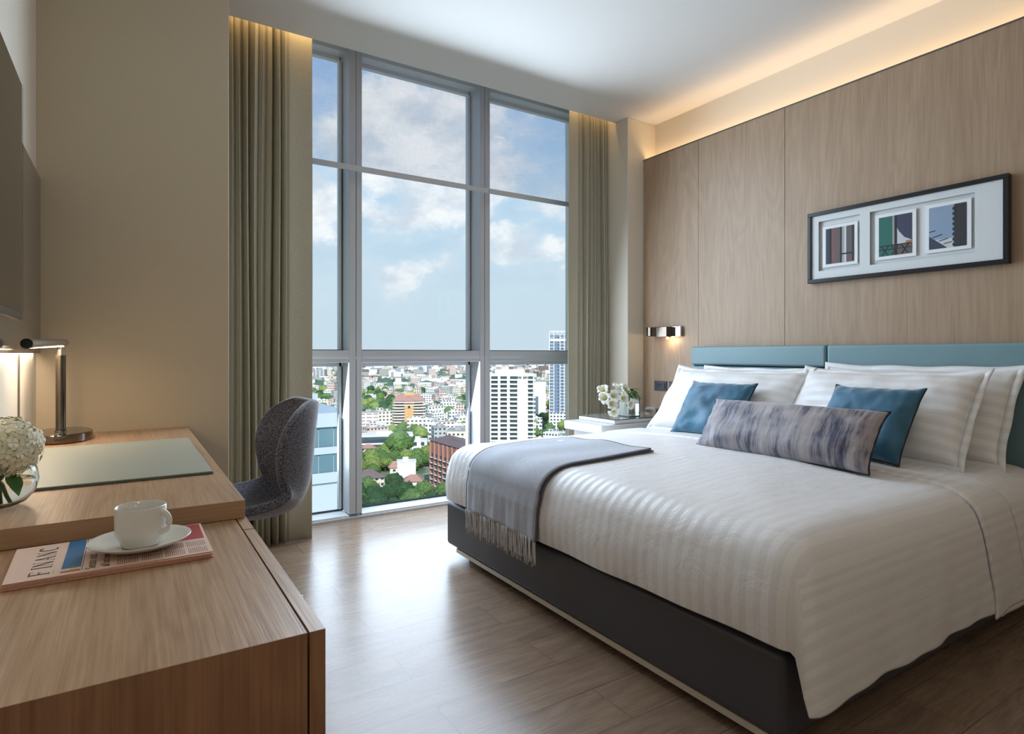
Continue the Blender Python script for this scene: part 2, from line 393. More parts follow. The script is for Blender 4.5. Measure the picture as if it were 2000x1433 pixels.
# ------------------------------------------------------------------ room shell
XL, XR, XP = -.312, 3.38, 3.253
CZ = 2.795; YB = -2.6; YG = 3.93; YK = 2.983; XK = .379; YC = 3.25; XC = 3.093
sbox('floor', XL-.1, XR+.1, YB-.1, 3.97, -.12, 0, M['floor'])
sbox('ceiling', XL-.1, XR+.1, YB-.1, 3.38, CZ, CZ+.1, M['ceiling'])
b = MB(); b.box(XL-.1, XR+.1, 3.38, 4.05, 3.14, 3.24); b.box(XL-.1, XR+.1, 3.36, 3.38, CZ+.1, 3.2); tag(b.build('trim_curtain_pocket', M['ceiling']), kind='structure')
sbox('wall_left', XL-.1, XL, YB-.1, YK, 0, CZ, M['wall_white'])
sbox('wall_left_column', XL-.1, XK, YK, 4.0, 0, 3.14, M['wall_beige'], bevel=.004)
sbox('wall_right', XR, XR+.1, YB-.1, YC, 0, CZ, M['wall_white'])
sbox('wall_right_column', XC, XR+.1, YC, 4.0, 0, CZ, M['wall_white'], bevel=.004)
sbox('wall_right_column_head', XC, XR+.1, 3.38, 4.0, CZ, 3.14, M['wall_white'])
sbox('wall_back', XL-.1, XR+.1, YB-.1, YB, 0, CZ, M['wall_white'])
# oak panelling on the headboard wall
wp = empty('wall_panelling', (XP, 1.2, 0), kind='structure')
ys = [YC-.001, 2.734, 2.098, .83, -.44, -1.7]
for a, c in zip(ys, ys[1:]):
    MB().box(XP, XP+.022, c+.0015, a-.0015, 0, 2.50).build('wood_panel', M['panel'], wp)
MB().box(XP+.022, XP+.04, -1.7, YC-.001, 0, 2.47).build('panel_backing', M['gasket'], wp)
MB().box(XP-.002, XP+.03, -1.7, YC-.001, 2.50, 2.508).build('top_trim', M['steel'], wp)
# wall joint left
sbox('trim_wall_joint', XL, XL+.004, 2.53, 2.545, .74, 1.05, M['steel'])

# ------------------------------------------------------------------ window
win = empty('window_1', (1.8, 3.85, 0), kind='structure')
YF = 3.75
def wbox(name, m, *a, bev=.003): return MB().box(*a).build(name, m, win, bevel=bev)
WX0, WX1 = XK, XC
b = MB()
for (a, s_, c) in ((1.172, 1.2165, 1.255), (2.127, 2.166, 2.209)):
    b.box(a, s_-.0015, YF, 3.91, .03, 3.0); b.box(s_+.0015, c, YF, 3.91, .03, 3.0)
b.build('mullion', M['alu'], win, bevel=.003)
b = MB()
for s_ in (1.2165, 2.166): b.box(s_-.004, s_+.004, YF+.006, 3.9, .03, 3.0)
b.build('mullion_gap', M['gasket'], win)
bays = ((WX0, 1.172), (1.255, 2.127), (2.209, WX1))
for (a, c) in bays:
    for (z0, z1) in ((.03, .998), (1.072, 2.99)):
        f = MB(); f.box(a+.0, a+.035, 3.885, 3.925, z0, z1); f.box(c-.026, c-.008, 3.885, 3.925, z0, z1)
        f.box(a, c, 3.885, 3.925, z1-.03, z1); f.build('sash', M['alu_light'], win, bevel=.002)
        g = MB(); g.box(c-.007, c, 3.897, 3.907, z0, z1); g.box(a, c, 3.88, 3.9, z0, z0+.006); g.build('gasket', M['gasket'], win)
        MB().box(a+.01, c-.01, 3.908, 3.914, z0, z1).build('pane', M['glass'], win)
    MB().box(a-.0, c, YF+.002, 3.89, .995, 1.073).build('transom', M['alu'], win, bevel=.003)
    MB().box(a-.0, c, YF-.003, YF+.004, 1.018, 1.022).build('transom_highlight', M['alu_light'], win)  # thin pale strip drawn as the highlight along the transom
    MB().box(a, c, YF, 3.92, 0, .026).build('sill', M['sill'], win, bevel=.003)
b = MB(); b.box(WX0, WX1, YF-.012, 3.95, -.0, .03 if False else .012); b.build('threshold', M['alu'], win)
b = MB(); b.box(WX0, WX1, 3.80, 3.95, 2.985, 3.03); b.box(WX0, WX1, YF, 3.95, 3.03, 3.14); b.build('window_head', M['alu_light'], win, bevel=.003)
for (x0, x1, lab) in ((.62, 2.142, 'wide sheer white roller blind half lowered over the left and middle panes'), (2.150, 3.085, 'sheer white roller blind half lowered beside the right curtain')):
    t = empty('roller_blind', ((x0+x1)/2, 3.66, 2.2), lab, 'blind', 'sheer roller blinds')
    MB().quad([(x0, 3.66, 2.22), (x1, 3.66, 2.22), (x1, 3.66, 3.08), (x0, 3.66, 3.08)]).build('blind_fabric', M['blind'], t)
    MB().box(x0, x1, 3.652, 3.668, 2.19, 2.224).build('bottom_bar', M['alu'], t, bevel=.003)
    MB().cyl((x0, 3.66, 3.10), (x1, 3.66, 3.10), .022).build('roller_tube', M['alu'], t, smooth=False)

# ------------------------------------------------------------------ curtains
def curtain(name, x0, x1, flat0, flat1, pitch, y, lab, amp=.040, seed=0, side=1):
    n = int((x1-x0)/.0045); P = []
    zs = [0.001, .25, .6, 1.0, 1.5, 2.0, 2.5, 2.8, 3.10]
    rng = random.Random(seed); ph = [rng.uniform(-.6, .6) for _ in range(60)]
    for zi, z in enumerate(zs):
        row = []
        for i in range(n+1):
            x = x0+(x1-x0)*i/n
            k = x/pitch; kk = int(k) % 58; fr = k-int(k)
            p = ph[kk]*(1-fr)+ph[kk+1]*fr
            w = 1-sm(flat0-.03, flat0+.02, x)*(1-sm(flat1-.02, flat1+.03, x))
            a = amp*(.75+.35*math.sin(k*1.7+seed))
            yy = y+w*a*math.sin(2*PI*k+p*1.2+.5*p*z/3)+(1-w)*(-.012+.010*math.sin((x-flat0)*25))
            yy += .006*math.sin(z*2+x*9)
            xx = x+w*.007*math.sin(4*PI*k+p)+.006*math.sin(z*1.3+k)*w
            row.append((xx, yy, z))
        P.append(row)
    o = MB().grid(P).build(name, M['curtain'], None, smooth=True, loc=((x0+x1)/2, y, 0), solid=.003)
    return tag(o, lab, 'curtain', 'olive grey drapes')
curtain('curtain', .385, .870, .735, .90, .0385, 3.475, 'olive-grey pleated curtain left of the window behind the desk chair', seed=3)
curtain('curtain', 2.715, 3.085, 2.68, 2.80, .0400, 3.475, 'olive-grey pleated curtain right of the window beside the bedside table', seed=5)

# ------------------------------------------------------------------ bed
BX0, BX1, BY0, BY1 = 1.395, 3.13, .90, 2.82
bed = empty('bed', ((BX0+BX1)/2, (BY0+BY1)/2, 0), 'king bed on a charcoal leather box base with a pale metal plinth', 'bed')
MB().box(BX0, BX1, BY0, BY1, .058, .285).build('base', M['leather_dark'], bed, bevel=.022, seg=4)
MB().box(BX0+.008, BX1, BY0+.045, BY1-.10, .038, .0575).build('metal_trim', M['plinth'], bed)
MB().box(BX0+.06, BX1, BY0+.08, BY1-.14, 0.0, .0375).build('plinth', M['leather_dark'], bed)
MB().box(BX0+.05, BX1, BY0+.03, BY1-.03, .285, .50).build('mattress', M['linen'], bed, bevel=.05, seg=4)
CXM = (BY0+BY1)/2+.0
# duvet: lofted from the hem up over a rounded edge to the middle line
DX0, DY0, DY1 = 1.375, .845, 2.80
def top_z(d, y=None): # height over the floor at distance d in from the outer edge
    q = clamp(d/.17, 0, 1)
    return .455+.132*(1-(1-q)**2.3)**(1/2.3)+.030*sm(.1, .7, d)
def duvet_loft(x_end, x_start=DX0, off=0, hem_foot=.31, hem_near=.165, hem_far=.30, foot=True, ztop_add=0, rs=.07, seed=1, x_skel=None):
    per = []  # perimeter points: near side from head to foot, corner, foot, corner, far side
    N1 = 60
    for i in range(N1): per.append((x_end+(x_start+rs-x_end)*i/(N1-1), DY0-off, 'n', 0))
    if foot:
        for i in range(1, 9):
            a = PI/2*i/9; per.append((x_start+rs-math.sin(a)*rs, DY0-off+rs-math.cos(a)*rs, 'c', i/9))
        for i in range(1, 60): per.append((x_start-off, DY0+rs+(DY1-DY0-2*rs)*i/60, 'f', 0))
        for i in range(1, 9):
            a = PI/2*i/9; per.append((x_start+rs-math.cos(a)*rs, DY1+off-rs+math.sin(a)*rs, 'd', i/9))
        for i in range(N1): per.append((x_start+rs+(x_end-x_start-rs)*i/(N1-1), DY1+off, 'g', 0))
    ym = (DY0+DY1)/2; P = []; UV = []
    levels = [('h', t) for t in (0, .02, .12, .3, .5, .7, .85, 1)]+[('t', d) for d in (.006, .015, .03, .05, .075, .105, .14, .18, .25, .34, .45, .58, .72, .86, .977)]
    for (kind, t) in levels:
        row = []; uv = []
        for k, (x, y, side, fr) in enumerate(per):
            if side == 'n': hem = hem_near
            elif side == 'c': hem = hem_near+(hem_foot-hem_near)*sm(.35, .6, fr)
            elif side == 'f': hem = hem_foot
            elif side == 'd': hem = hem_foot
            else: hem = hem_far
            hem += .003*math.sin(x*6+y*5+seed)
            sx = clamp(x, 1.375+.98, 9); q = Vector((max(x, sx) if foot else x, ym, 0))
            p = Vector((x, y, 0)); dirv = q-p; L = dirv.length; dn = dirv/L
            if kind == 'h':
                z = hem+(.455+ztop_add*0-hem)*t
                bulge = .012*math.sin(PI*t*.8)+.010*(1-t)
                if side == 'n' or (side == 'c' and fr < .5):
                    bulge += .022*(1-t)*sm(DX0+.6, DX0, x)+.006*math.sin(x*13+seed)*(1-t)+.004*math.sin(x*31)*(1-t)
                elif side == 'f': bulge += .004*math.sin(y*17)*(1-t)
                pos = p-dn*bulge; drop = .52-z
            else:
                pos = p+dn*min(t, L*.999) if t < .9 else p+dn*L
                # interpolate along the way so that all lines meet in the middle
                if t > .2: pos = p+dn*(.2+(L-.2)*(t-.2)/(.977-.2))
                z = top_z((pos-p).length)+ztop_add
                z += .004*noise.noise(Vector((pos.x*3.1, pos.y*3.1, seed)))+.0025*noise.noise(Vector((pos.x*9, pos.y*5, seed)))
                drop = 0
            P_ = Vector((pos.x, pos.y, z)); row.append(P_)
            u = P_.y
            if side in 'n' or (side == 'c' and fr < .5): u = P_.y-drop
            if side == 'g': u = P_.y+drop
            uv.append((u, P_.x))
        P.append(row); UV.append(uv)
    return P, UV
P, UV = duvet_loft(2.70)
duvet = MB().grid(P, UV).build('duvet', M['duvet'], None, smooth=True, loc=(2.0, 1.82, .3), weld=False, solid=.006)
tag(duvet, 'white satin-striped duvet draped over the bed', 'duvet')
# turned-down head end of the duvet
def band(x0, x1, off, hem_near, hem_far, name, mat, parent=None, add=.008, seed=4, slant=.08, yfar=None):
    Pn = []; UVn = []
    prof = []
    ym = (DY0+DY1)/2
    for t in (0, .03, .15, .35, .55, .75, .9, 1): prof.append(('n', t))
    for d in (.006, .015, .03, .05, .075, .105, .14, .18, .25, .34, .45, .58, .72, .86, .977): prof.append(('a', d))
    for d in (.86, .72, .58, .45, .34, .25, .18, .14, .105, .075, .05, .03, .015, .006): prof.append(('b', d))
    for t in (1, .8, .6, .4, .2, 0): prof.append(('g', t))
    nx = 16
    for (k, t) in prof:
        row = []; uv = []
        for i in range(nx+1):
            f = i/nx; x = x0+(x1-x0)*f
            if k == 'n':
                z = hem_near+(.455-hem_near)*t; y = DY0-off-.012*math.sin(PI*t*.8)-.012*(1-t)-.004*math.sin(x*25+seed)*(1-t); u = y-(.52-z)
                x += slant*(1-t)*.9+(1-t)*.012*math.sin(t*7)
                z += .012*f*(1-t)
            elif k == 'a': y = DY0-off+t; z = top_z(t)+add; u = y
            elif k == 'b': y = DY1+off-t; z = top_z(t)+add; u = y
            else: z = hem_far+(.455-hem_far)*t; y = DY1+off; u = y+.5-z
            e = min(f, 1-f)*(x1-x0)
            if e < .012 and k in 'ab': z -= .008*(1-e/.012)
            if k in 'ab': z += .004*noise.noise(Vector((x*5, y*5, seed)))
            row.append(Vector((x, y, z))); uv.append((u, x))
        Pn.append(row); UVn.append(uv)
    return MB().grid(Pn, UVn).build(name, mat, parent, smooth=True, solid=.006)
band(2.40, 2.66, .009, .150, .30, 'turned_down_fold', M['duvet'], duvet)
sheet = band(2.56, 3.12, .003, .135, .30, 'bed_sheet', M['linen'], None, add=.003, seed=9, slant=.0)
tag(sheet, 'white fitted sheet under the pillows at the head of the bed', 'sheet')

# throw over the foot of the bed
ty0, ty1 = 1.925, 2.50
throw = empty('throw_blanket', (1.4, 2.2, .3), 'grey wool throw with a fringe folded over the foot of the bed', 'throw')
def throw_grid(off, y0, y1, xe, zend, lay=0):
    path = []
    for i in range(14): path.append((xe+(1.56-xe)*i/13, None))
    for d in (.16, .14, .115, .095, .075, .058, .043, .03, .02, .012, .006, .002, 0): path.append((DX0+d, None))
    for i in range(1, 12): path.append((DX0, .455+(zend-.455)*i/11))
    P = []
    for i, (x, z) in enumerate(path):
        row = []
        for j in range(33):
            f = j/32; y = y0+(y1-y0)*f
            yy = y
            # far side flares outward toward the top end
            if z is None:
                d = x-DX0; zz = min(top_z(d), top_z(max(0, DY1-y)))+off+.003*math.sin(y*22+x*5)
                xx = x - (off*.6 if d < .1 else 0) + (.10*(f)-.03)*sm(.25, .0, xe-x)*0
                if d > .1: yy = y - .04*sm(.1, .55, d)
                P_ = Vector((xx-off*sm(.1, 0, d)*.6, yy, zz))
            else:
                w = (.455-z)/.15
                P_ = Vector((DX0-off-.012-.004*math.sin(y*40)*w-.006*w-.0015*math.sin(y*110), yy+.03*w*(f-.5)*0, z+.010*math.sin(y*9)*w*.5))
            row.append(P_)
        P.append(row)
    return P
TG = throw_grid(.016, ty0, ty1, 1.93, .315)
o = MB().grid(TG).build('cloth', M['throw'], throw, smooth=True, solid=.006)
TG2 = throw_grid(.006, ty0-.006, ty1+.004, 1.945, .325)
o = MB().grid(TG2).build('under_layer', M['throw_hem'], throw, smooth=True, solid=.005)
b = MB(); b.tube([r[0]+Vector((0, -.001, .0)) for r in TG], .0045, 6); b.tube([r[-1] for r in TG], .0045, 6); b.tube([v for v in TG[0]], .005, 6)
b.build('hem', M['throw_hem'], throw, smooth=True)
b = MB(); rng = random.Random(11)
for k in range(96):
    y = ty0+(ty1-ty0)*(k+.5)/96; L = rng.uniform(.085, .115); x = DX0-.034+rng.uniform(-.004, .004); dx = rng.uniform(-.006, .006); dy = rng.uniform(-.008, .008)
    z0 = .318
    pts = [(x, y+dy*t*t+.002*math.sin(t*6+k), z0-L*t) for t in (0, .25, .5, .75, 1)]
    b.tube(pts, [.0028, .0022, .002, .002, .0026], 5)
b.build('fringe', M['fringe'], throw, smooth=True)

# headboard
hb = empty('headboard', (XP-.05, 1.79, .1), 'long blue-grey leather headboard in two upholstered halves on the oak wall', 'headboard')
for (a, c) in ((1.797, 2.715), (.87, 1.791)):
    MB().box(XP-.10, XP-.002, a, c, .978, 1.098).build('upper_cushion', M['leather_teal'], hb, bevel=.014, seg=4)
    MB().box(XP-.10, XP-.002, a, c, .30, .971).build('lower_cushion', M['leather_teal'], hb, bevel=.014, seg=4)
MB().box(XP-.07, XP-.001, .875, 2.71, .30, 1.085).build('backing', M['gasket'], hb)

# ------------------------------------------------------------------ pillows and cushions
def pillow(name, mat, yc, w, h, t, xb, zb, xt, zt, lab, cat, group=None, pipe=None, flange=0, yaw=0, roll=0, seed=0, pinch=.045, sag=0, xoff=0):
    """stands across the bed; (xb,zb)-(xt,zt) run from its lower edge to its upper edge; front looks to the foot"""
    up = Vector((xt-xb, 0, zt-zb)).normalized(); ax = Vector((0, -1, 0)); nrm = ax.cross(up)  # nrm -> toward foot (-x)?
    if nrm.x > 0: nrm = -nrm
    R = Matrix.Rotation(yaw, 3, 'Z') @ Matrix.Rotation(roll, 3, nrm)
    c = Vector(((xb+xt)/2, yc, (zb+zt)/2)) + Vector((xoff, 0, 0))
    n = 30; m = 22
    def pt(u, v, sgn):
        # corners sharp, sides drawn in
        a = 1-pinch*(1-v**4)*abs(u)**3*.9; b_ = 1-pinch*(1-u**4)*abs(v)**3*1.5
        x = u*w/2*a; z = v*h/2*b_
        th = t/2*((1-abs(u)**2.8)*(1-abs(v)**2.8))**.48
        if sag: z -= sag*(1-u*u)*(v+1)/2
        wr = .006*noise.noise(Vector((u*2.5+seed, v*2.5, sgn)))+.003*noise.noise(Vector((u*7+seed, v*6, sgn*2)))
        e = min(1, (1-max(abs(u), abs(v)))*6)
        th = th+wr*e*2.4+(.004*math.sin((u*1.3+v)*14+seed*3)*(1-e)*(1 if pipe else .6))
        return c+R @ (ax*x+up*z+nrm*(sgn*th))
    t_ = empty(name, tuple(c), lab, cat, group)
    U = [math.sin((i/n-.5)*PI) if False else -1+2*i/n for i in range(n+1)]
    U = [math.copysign(1-(1-abs(u))**1.5, u) for u in U]; V = [-1+2*j/m for j in range(m+1)]; V = [math.copysign(1-(1-abs(v))**1.5, v) for v in V]
    b = MB()
    for sgn in (1, -1):
        G = [[pt(u, v, sgn) for v in V] for u in U]
        UVs = [[((u*w/2) if mat is M['lumbar'] else v*h/2, v*.5+.5) for v in V] for u in U]
        if mat is M['lumbar']: UVs = [[(u*.5+.5, v*.5+.5) for v in V] for u in U]
        b.grid(G, UVs)
    b.build('pillowcase' if not pipe else 'cover', mat, t_, smooth=True, weld=True)
    if pipe:
        loop = [pt(u, -1, 0) for u in U]+[pt(1, v, 0) for v in V[1:]]+[pt(u, 1, 0) for u in U[::-1][1:]]+[pt(-1, v, 0) for v in V[::-1][1:]]
        MB().tube(loop, pipe, 6).build('piping', M['piping'], t_, smooth=True)
    if flange:
        b = MB(); ring_in = []; ring_out = []
        def rim(u, v):
            q = pt(u, v, 0); d = (R @ (ax*(u*abs(u)**3*1.0)+up*(v*abs(v)**3))); 
            return q, q+d*flange+nrm*(.006*math.sin(u*9+v*7+seed))
        loop = [(u, -1) for u in U]+[(1, v) for v in V[1:]]+[(u, 1) for u in U[::-1][1:]]+[(-1, v) for v in V[::-1][1:]]
        G = [[a, (a+c_)/2, c_] for a, c_ in (rim(u, v) for (u, v) in loop)]
        b.grid(G, [[((v*h/2), 0)]*3 for (u, v) in loop]).build('flange', mat, t_, smooth=True, solid=.004)
    return t_
pillow('pillow', M['linen'], 2.16, .80, .42, .13, 2.945, .66, 3.08, .895, 'white striped pillow at the back left, leaning on the headboard', 'pillow', 'white bed pillows', flange=.02, seed=2)
pillow('pillow', M['linen'], 1.36, .80, .43, .13, 2.945, .66, 3.10, .925, 'white pillow at the back right, its corner past the front one', 'pillow', 'white bed pillows', flange=.03, seed=3)
pillow('pillow', M['linen'], 2.20, .86, .44, .18, 2.72, .635, 2.94, .925, 'white striped pillow in front at the left behind the blue cushion nearest the window', 'pillow', 'white bed pillows', flange=.028, seed=4, sag=.018)
pillow('pillow', M['linen'], 1.40, .76, .44, .18, 2.73, .635, 2.95, .94, 'white striped pillow in front at the right behind the blue cushion farther from the window', 'pillow', 'white bed pillows', flange=.028, seed=5, sag=.014)
pillow('cushion', M['velvet'], 2.125, .40, .35, .13, 2.545, .622, 2.74, .885, 'square blue velvet cushion on the side near the window', 'cushion', 'blue velvet cushions', pipe=.0035, yaw=.06, seed=6, pinch=.06)
pillow('cushion', M['velvet'], 1.325, .38, .36, .13, 2.53, .622, 2.72, .90, 'square blue velvet cushion behind the right end of the long cushion', 'cushion', 'blue velvet cushions', pipe=.0035, yaw=-.06, seed=7, pinch=.06)
pillow('lumbar_cushion', M['lumbar'], 1.53, .80, .27, .15, 2.285, .628, 2.41, .81, 'long grey and indigo streaked lumbar cushion lying in front of the others', 'cushion', pipe=.004, seed=8, pinch=.05)

# ------------------------------------------------------------------ picture
pic = empty('framed_picture', (XP-.015, 1.48, 1.445), 'long black-framed triptych of three small photos on the oak wall', 'picture')
py0, py1, pz0, pz1 = 1.022, 1.938, 1.445, 1.838; fw = .021
b = MB()
b.box(XP-.036, XP-.001, py0, py1, pz0, pz0+fw); b.box(XP-.036, XP-.001, py0, py1, pz1-fw, pz1)
b.box(XP-.036, XP-.001, py0, py0+fw, pz0+fw, pz1-fw); b.box(XP-.036, XP-.001, py1-fw, py1, pz0+fw, pz1-fw)
b.build('frame', M['black_frame'], pic, bevel=.002)
mx = XP-.026
holes = ((1.656, 1.878), (1.149, 1.605)); hz0, hz1 = 1.51, 1.784
b = MB(); a0, a1 = py0+fw, py1-fw; z0, z1 = pz0+fw, pz1-fw
b.box(mx, mx+.004, a0, a1, z0, hz0); b.box(mx, mx+.004, a0, a1, hz1, z1)
b.box(mx, mx+.004, a0, 1.149, hz0, hz1); b.box(mx, mx+.004, 1.605, 1.656, hz0, hz1); b.box(mx, mx+.004, 1.878, a1, hz0, hz1)
b.build('mat_board', M['mat_board'], pic)
MB().box(mx+.016, mx+.02, a0, a1, z0, z1).build('backing_board', M['mat_board'], pic)
def photo(y0, y1, z0, z1, painter):
    xo = mx+.006
    c = MB().box(xo, xo+.004, y0-.018, y1+.018, z0-.016, z1+.016).build('photo_card', M['card'], pic)
    p = MB(); mats = [M['ink_grey']]
    W_, H_ = y1-y0, z1-z0; layer = [0]
    def R(u0, u1, v0, v1, m):   # u from the left of the photo as seen in the room (high Y) to the right
        if m not in mats: mats.append(m)
        layer[0] += 1; x = xo-.0006-.00012*layer[0]
        p.quad([(x, y1-u0*W_, z0+v0*H_), (x, y1-u1*W_, z0+v0*H_), (x, y1-u1*W_, z0+v1*H_), (x, y1-u0*W_, z0+v1*H_)], mats.index(m))
    def G(pts, m):
        if m not in mats: mats.append(m)
        layer[0] += 1; x = xo-.0006-.00012*layer[0]
        p.quad([(x, y1-u*W_, z0+v*H_) for u, v in pts], mats.index(m))
    painter(R, G); p.build('photo_print', mats, c, fixn=False)
def ln(G, a, b_, w, m):
    d = Vector((b_[0]-a[0], b_[1]-a[1])); n = Vector((-d.y, d.x)).normalized()*w
    G([(a[0]+n.x, a[1]+n.y), (b_[0]+n.x, b_[1]+n.y), (b_[0]-n.x, b_[1]-n.y), (a[0]-n.x, a[1]-n.y)], m)
def p1(R, G):
    R(0, 1, 0, 1, M['ink_taupe']); R(0, .08, 0, 1, M['ink_navy']); R(.08, .2, 0, 1, M['ink_dark']); R(.22, .42, 0, 1, M['ink_rose']); R(.42, .52, .1, 1, M['ink_taupe'])
    R(.58, .66, 0, 1, M['ink_grey']); R(.66, .74, .0, 1, M['ink_pale']); R(.76, .94, 0, 1, M['ink_taupe']); R(.74, .94, 0, .16, M['ink_rose'])
    R(.52, .58, 0, 1, M['ink_black']); R(.94, 1, 0, 1, M['ink_black']); R(.15, .19, 0, 1, M['ink_black']); R(.5, 1, .22, .26, M['ink_black'])
def p2(R, G):
    R(0, 1, 0, 1, M['ink_green']); R(.42, .5, .25, 1, M['ink_grey']); R(.5, 1, .2, 1, M['ink_pale'])
    G([(.5, 1), (.5, .78), (.62, .58), (.78, .42), (1, .33), (1, 1)], M['ink_navy']); R(.42, 1, 0, .27, M['ink_taupe'])
    R(.82, 1, .27, .33, M['ink_rust']); R(.48, .56, 0, 1, M['ink_black'])
    for u in (.02, .32, .62):
        ln(G, (u, .26), (u+.34, .26), .012, M['ink_black']); ln(G, (u+.05, .26), (u+.26, .02), .012, M['ink_black']); ln(G, (u+.28, .26), (u+.08, .02), .012, M['ink_black'])
    ln(G, (0, .16), (1, .16), .01, M['ink_black'])
def p3(R, G):
    R(0, 1, 0, 1, M['ink_sky']); R(0, .66, .0, .22, M['ink_pale']); G([(0, 0), (.5, 0), (0, .32)], M['ink_navy'])
    R(.68, 1, 0, 1, M['ink_dark'])
    for k in range(8):
        c_ = (.68, .06+.12*k); G([(c_[0]+.05*math.cos(a*PI/6), c_[1]+.045*math.sin(a*PI/6)) for a in range(12)], M['ink_dark'])
    for (a, c_) in (((.0, .42), (.18, .44)), ((.1, .28), (.36, .33)), ((.28, .18), (.52, .22)), ((.4, .1), (.62, .13))): ln(G, a, c_, .008, M['ink_black'])
photo(1.688, 1.840, 1.543, 1.736, p1); photo(1.409, 1.563, 1.546, 1.745, p2); photo(1.182, 1.335, 1.549, 1.748, p3)

# ------------------------------------------------------------------ bedside
ns = empty('bedside_table', (2.85, 3.02, 0), 'white lacquer bedside table between the bed and the window curtain', 'bedside table')
MB().box(2.48, 3.248, 2.835, 3.22, .545, .60).build('lower_top', M['white_lacquer'], ns, bevel=.003)
MB().box(2.60, 3.248, 2.85, 3.21, .601, .625).build('raised_top', M['white_lacquer'], ns, bevel=.003)
MB().box(2.60, 3.245, 2.85, 3.21, .6255, .630).build('glass_top', M['vase_glass'], ns)
MB().box(2.55, 3.24, 2.86, 3.20, .30, .544).build('drawer_box', M['white_lacquer'], ns, bevel=.003)
MB().box(2.60, 3.22, 2.90, 3.18, 0, .299).build('base', M['panel'], ns)
vx, vy, vz = 2.835, 2.965, .6305
v = empty('glass_vase', (vx, vy, vz), 'square clear glass vase on the bedside table', 'vase')
b = MB(); w_ = .05
for (a, c, d, e) in ((-w_, w_, -w_, -w_+.004), (-w_, w_, w_-.004, w_), (-w_, -w_+.004, -w_+.004, w_-.004), (w_-.004, w_, -w_+.004, w_-.004)): b.box(vx+a, vx+c, vy+d, vy+e, vz, vz+.14)
b.box(vx-w_+.004, vx+w_-.004, vy-w_+.004, vy+w_-.004, vz, vz+.006); b.build('glass', M['vase_glass'], v)
MB().box(vx-w_+.005, vx+w_-.005, vy-w_+.005, vy+w_-.005, vz+.007, vz+.085).build('water', M['water'], v)
def blossom(c, d, size, parent, rng):
    d = Vector(d).normalized(); a = d.orthogonal().normalized(); e = d.cross(a); c = Vector(c)
    b = MB()
    for k in range(6):
        an = k*PI/3+(.15 if k % 2 else 0); rad = a*math.cos(an)+e*math.sin(an); side = d.cross(rad); L = size*(1 if k % 2 else .9)
        rows = []
        for i in range(7):
            t = i/6; r = L*(.10+.80*t**.9); up = L*(.85*math.sin(min(1, t*1.15)*PI*.55)-.05*t)*.9 - (.25*L*max(0, t-.75)/.25)
            w = L*.36*math.sin(PI*min(1, t*.92+.06))**.8
            rows.append([c+rad*(r+abs(s)*-.02*L)+d*(up-.12*L*s*s+.14*L*abs(s))+side*(w*s) for s in (-1, -.5, 0, .5, 1)])
        b.grid(rows)
    b.build('petals', M['petal'], parent, smooth=True, solid=.0012)
    b = MB(); b.sph(c+d*size*.35, size*.20, 2, (1, 1, 1))
    for k in range(5):
        rad = a*math.cos(k*1.26)+e*math.sin(k*1.26); b.tube([c+d*size*.2, c+d*size*.7+rad*size*.16], .0012, 5); b.sph(c+d*size*.72+rad*size*.17, .003, 1)
    b.build('flower_centre', M['petal_core'], parent, smooth=True)
def leaf(b, p, d, L, w):
    p, d = Vector(p), Vector(d).normalized(); s_ = d.cross(Vector((0, 0, 1))).normalized(); rows = []
    for i in range(8):
        t = i/7; q = p+d*L*t+Vector((0, 0, -.45*L*t*t)); ww = w*math.sin(PI*min(1, t*.95+.03)); rows.append([q-s_*ww+Vector((0, 0, .15*ww)), q, q+s_*ww+Vector((0, 0, .15*ww))])
    b.grid(rows)
rng = random.Random(5)
from math import sin, cos
def at(px, py, Y):
    r = (px-1000)/FPX; dx = sin(YAW)+cos(YAW)*r; dy = cos(YAW)-sin(YAW)*r
    return Vector((dx/dy*Y, Y, EYE+(690.95-py)/FPX/dy*Y))
spots = [(1178, 762, 2.94, (-.5, -.4, .6)), (1181, 777, 2.90, (-.6, -.5, .2)), (1198, 773, 2.90, (-.3, -.8, .3)), (1207, 755, 2.97, (0, -.2, 1)), (1220, 760, 2.93, (.1, -.8, .5)),
         (1217, 778, 2.89, (-.1, -1, .2)), (1235, 772, 2.95, (.3, -.8, .3)), (1195, 788, 2.88, (-.3, -.9, 0)), (1199, 803, 2.86, (-.3, -.7, -.6)), (1230, 788, 2.88, (.1, -.8, -.2))]
FLAB = ['white blossom at the far upper left of the bedside bouquet, against the curtain', 'white blossom at the outer left, just below the upper left one', 'white blossom in the left half facing the bed, below the tallest one',
        'tallest white blossom standing upright at the top of the bedside bouquet', 'white blossom near the top right showing its yellow centre', 'white blossom at the very middle of the bedside bouquet',
        'white blossom farthest right above the glass vase', 'white blossom low on the left, above the lowest hanging one', 'lowest white blossom drooping beside the glass vase', 'white blossom just above the rim of the glass vase']
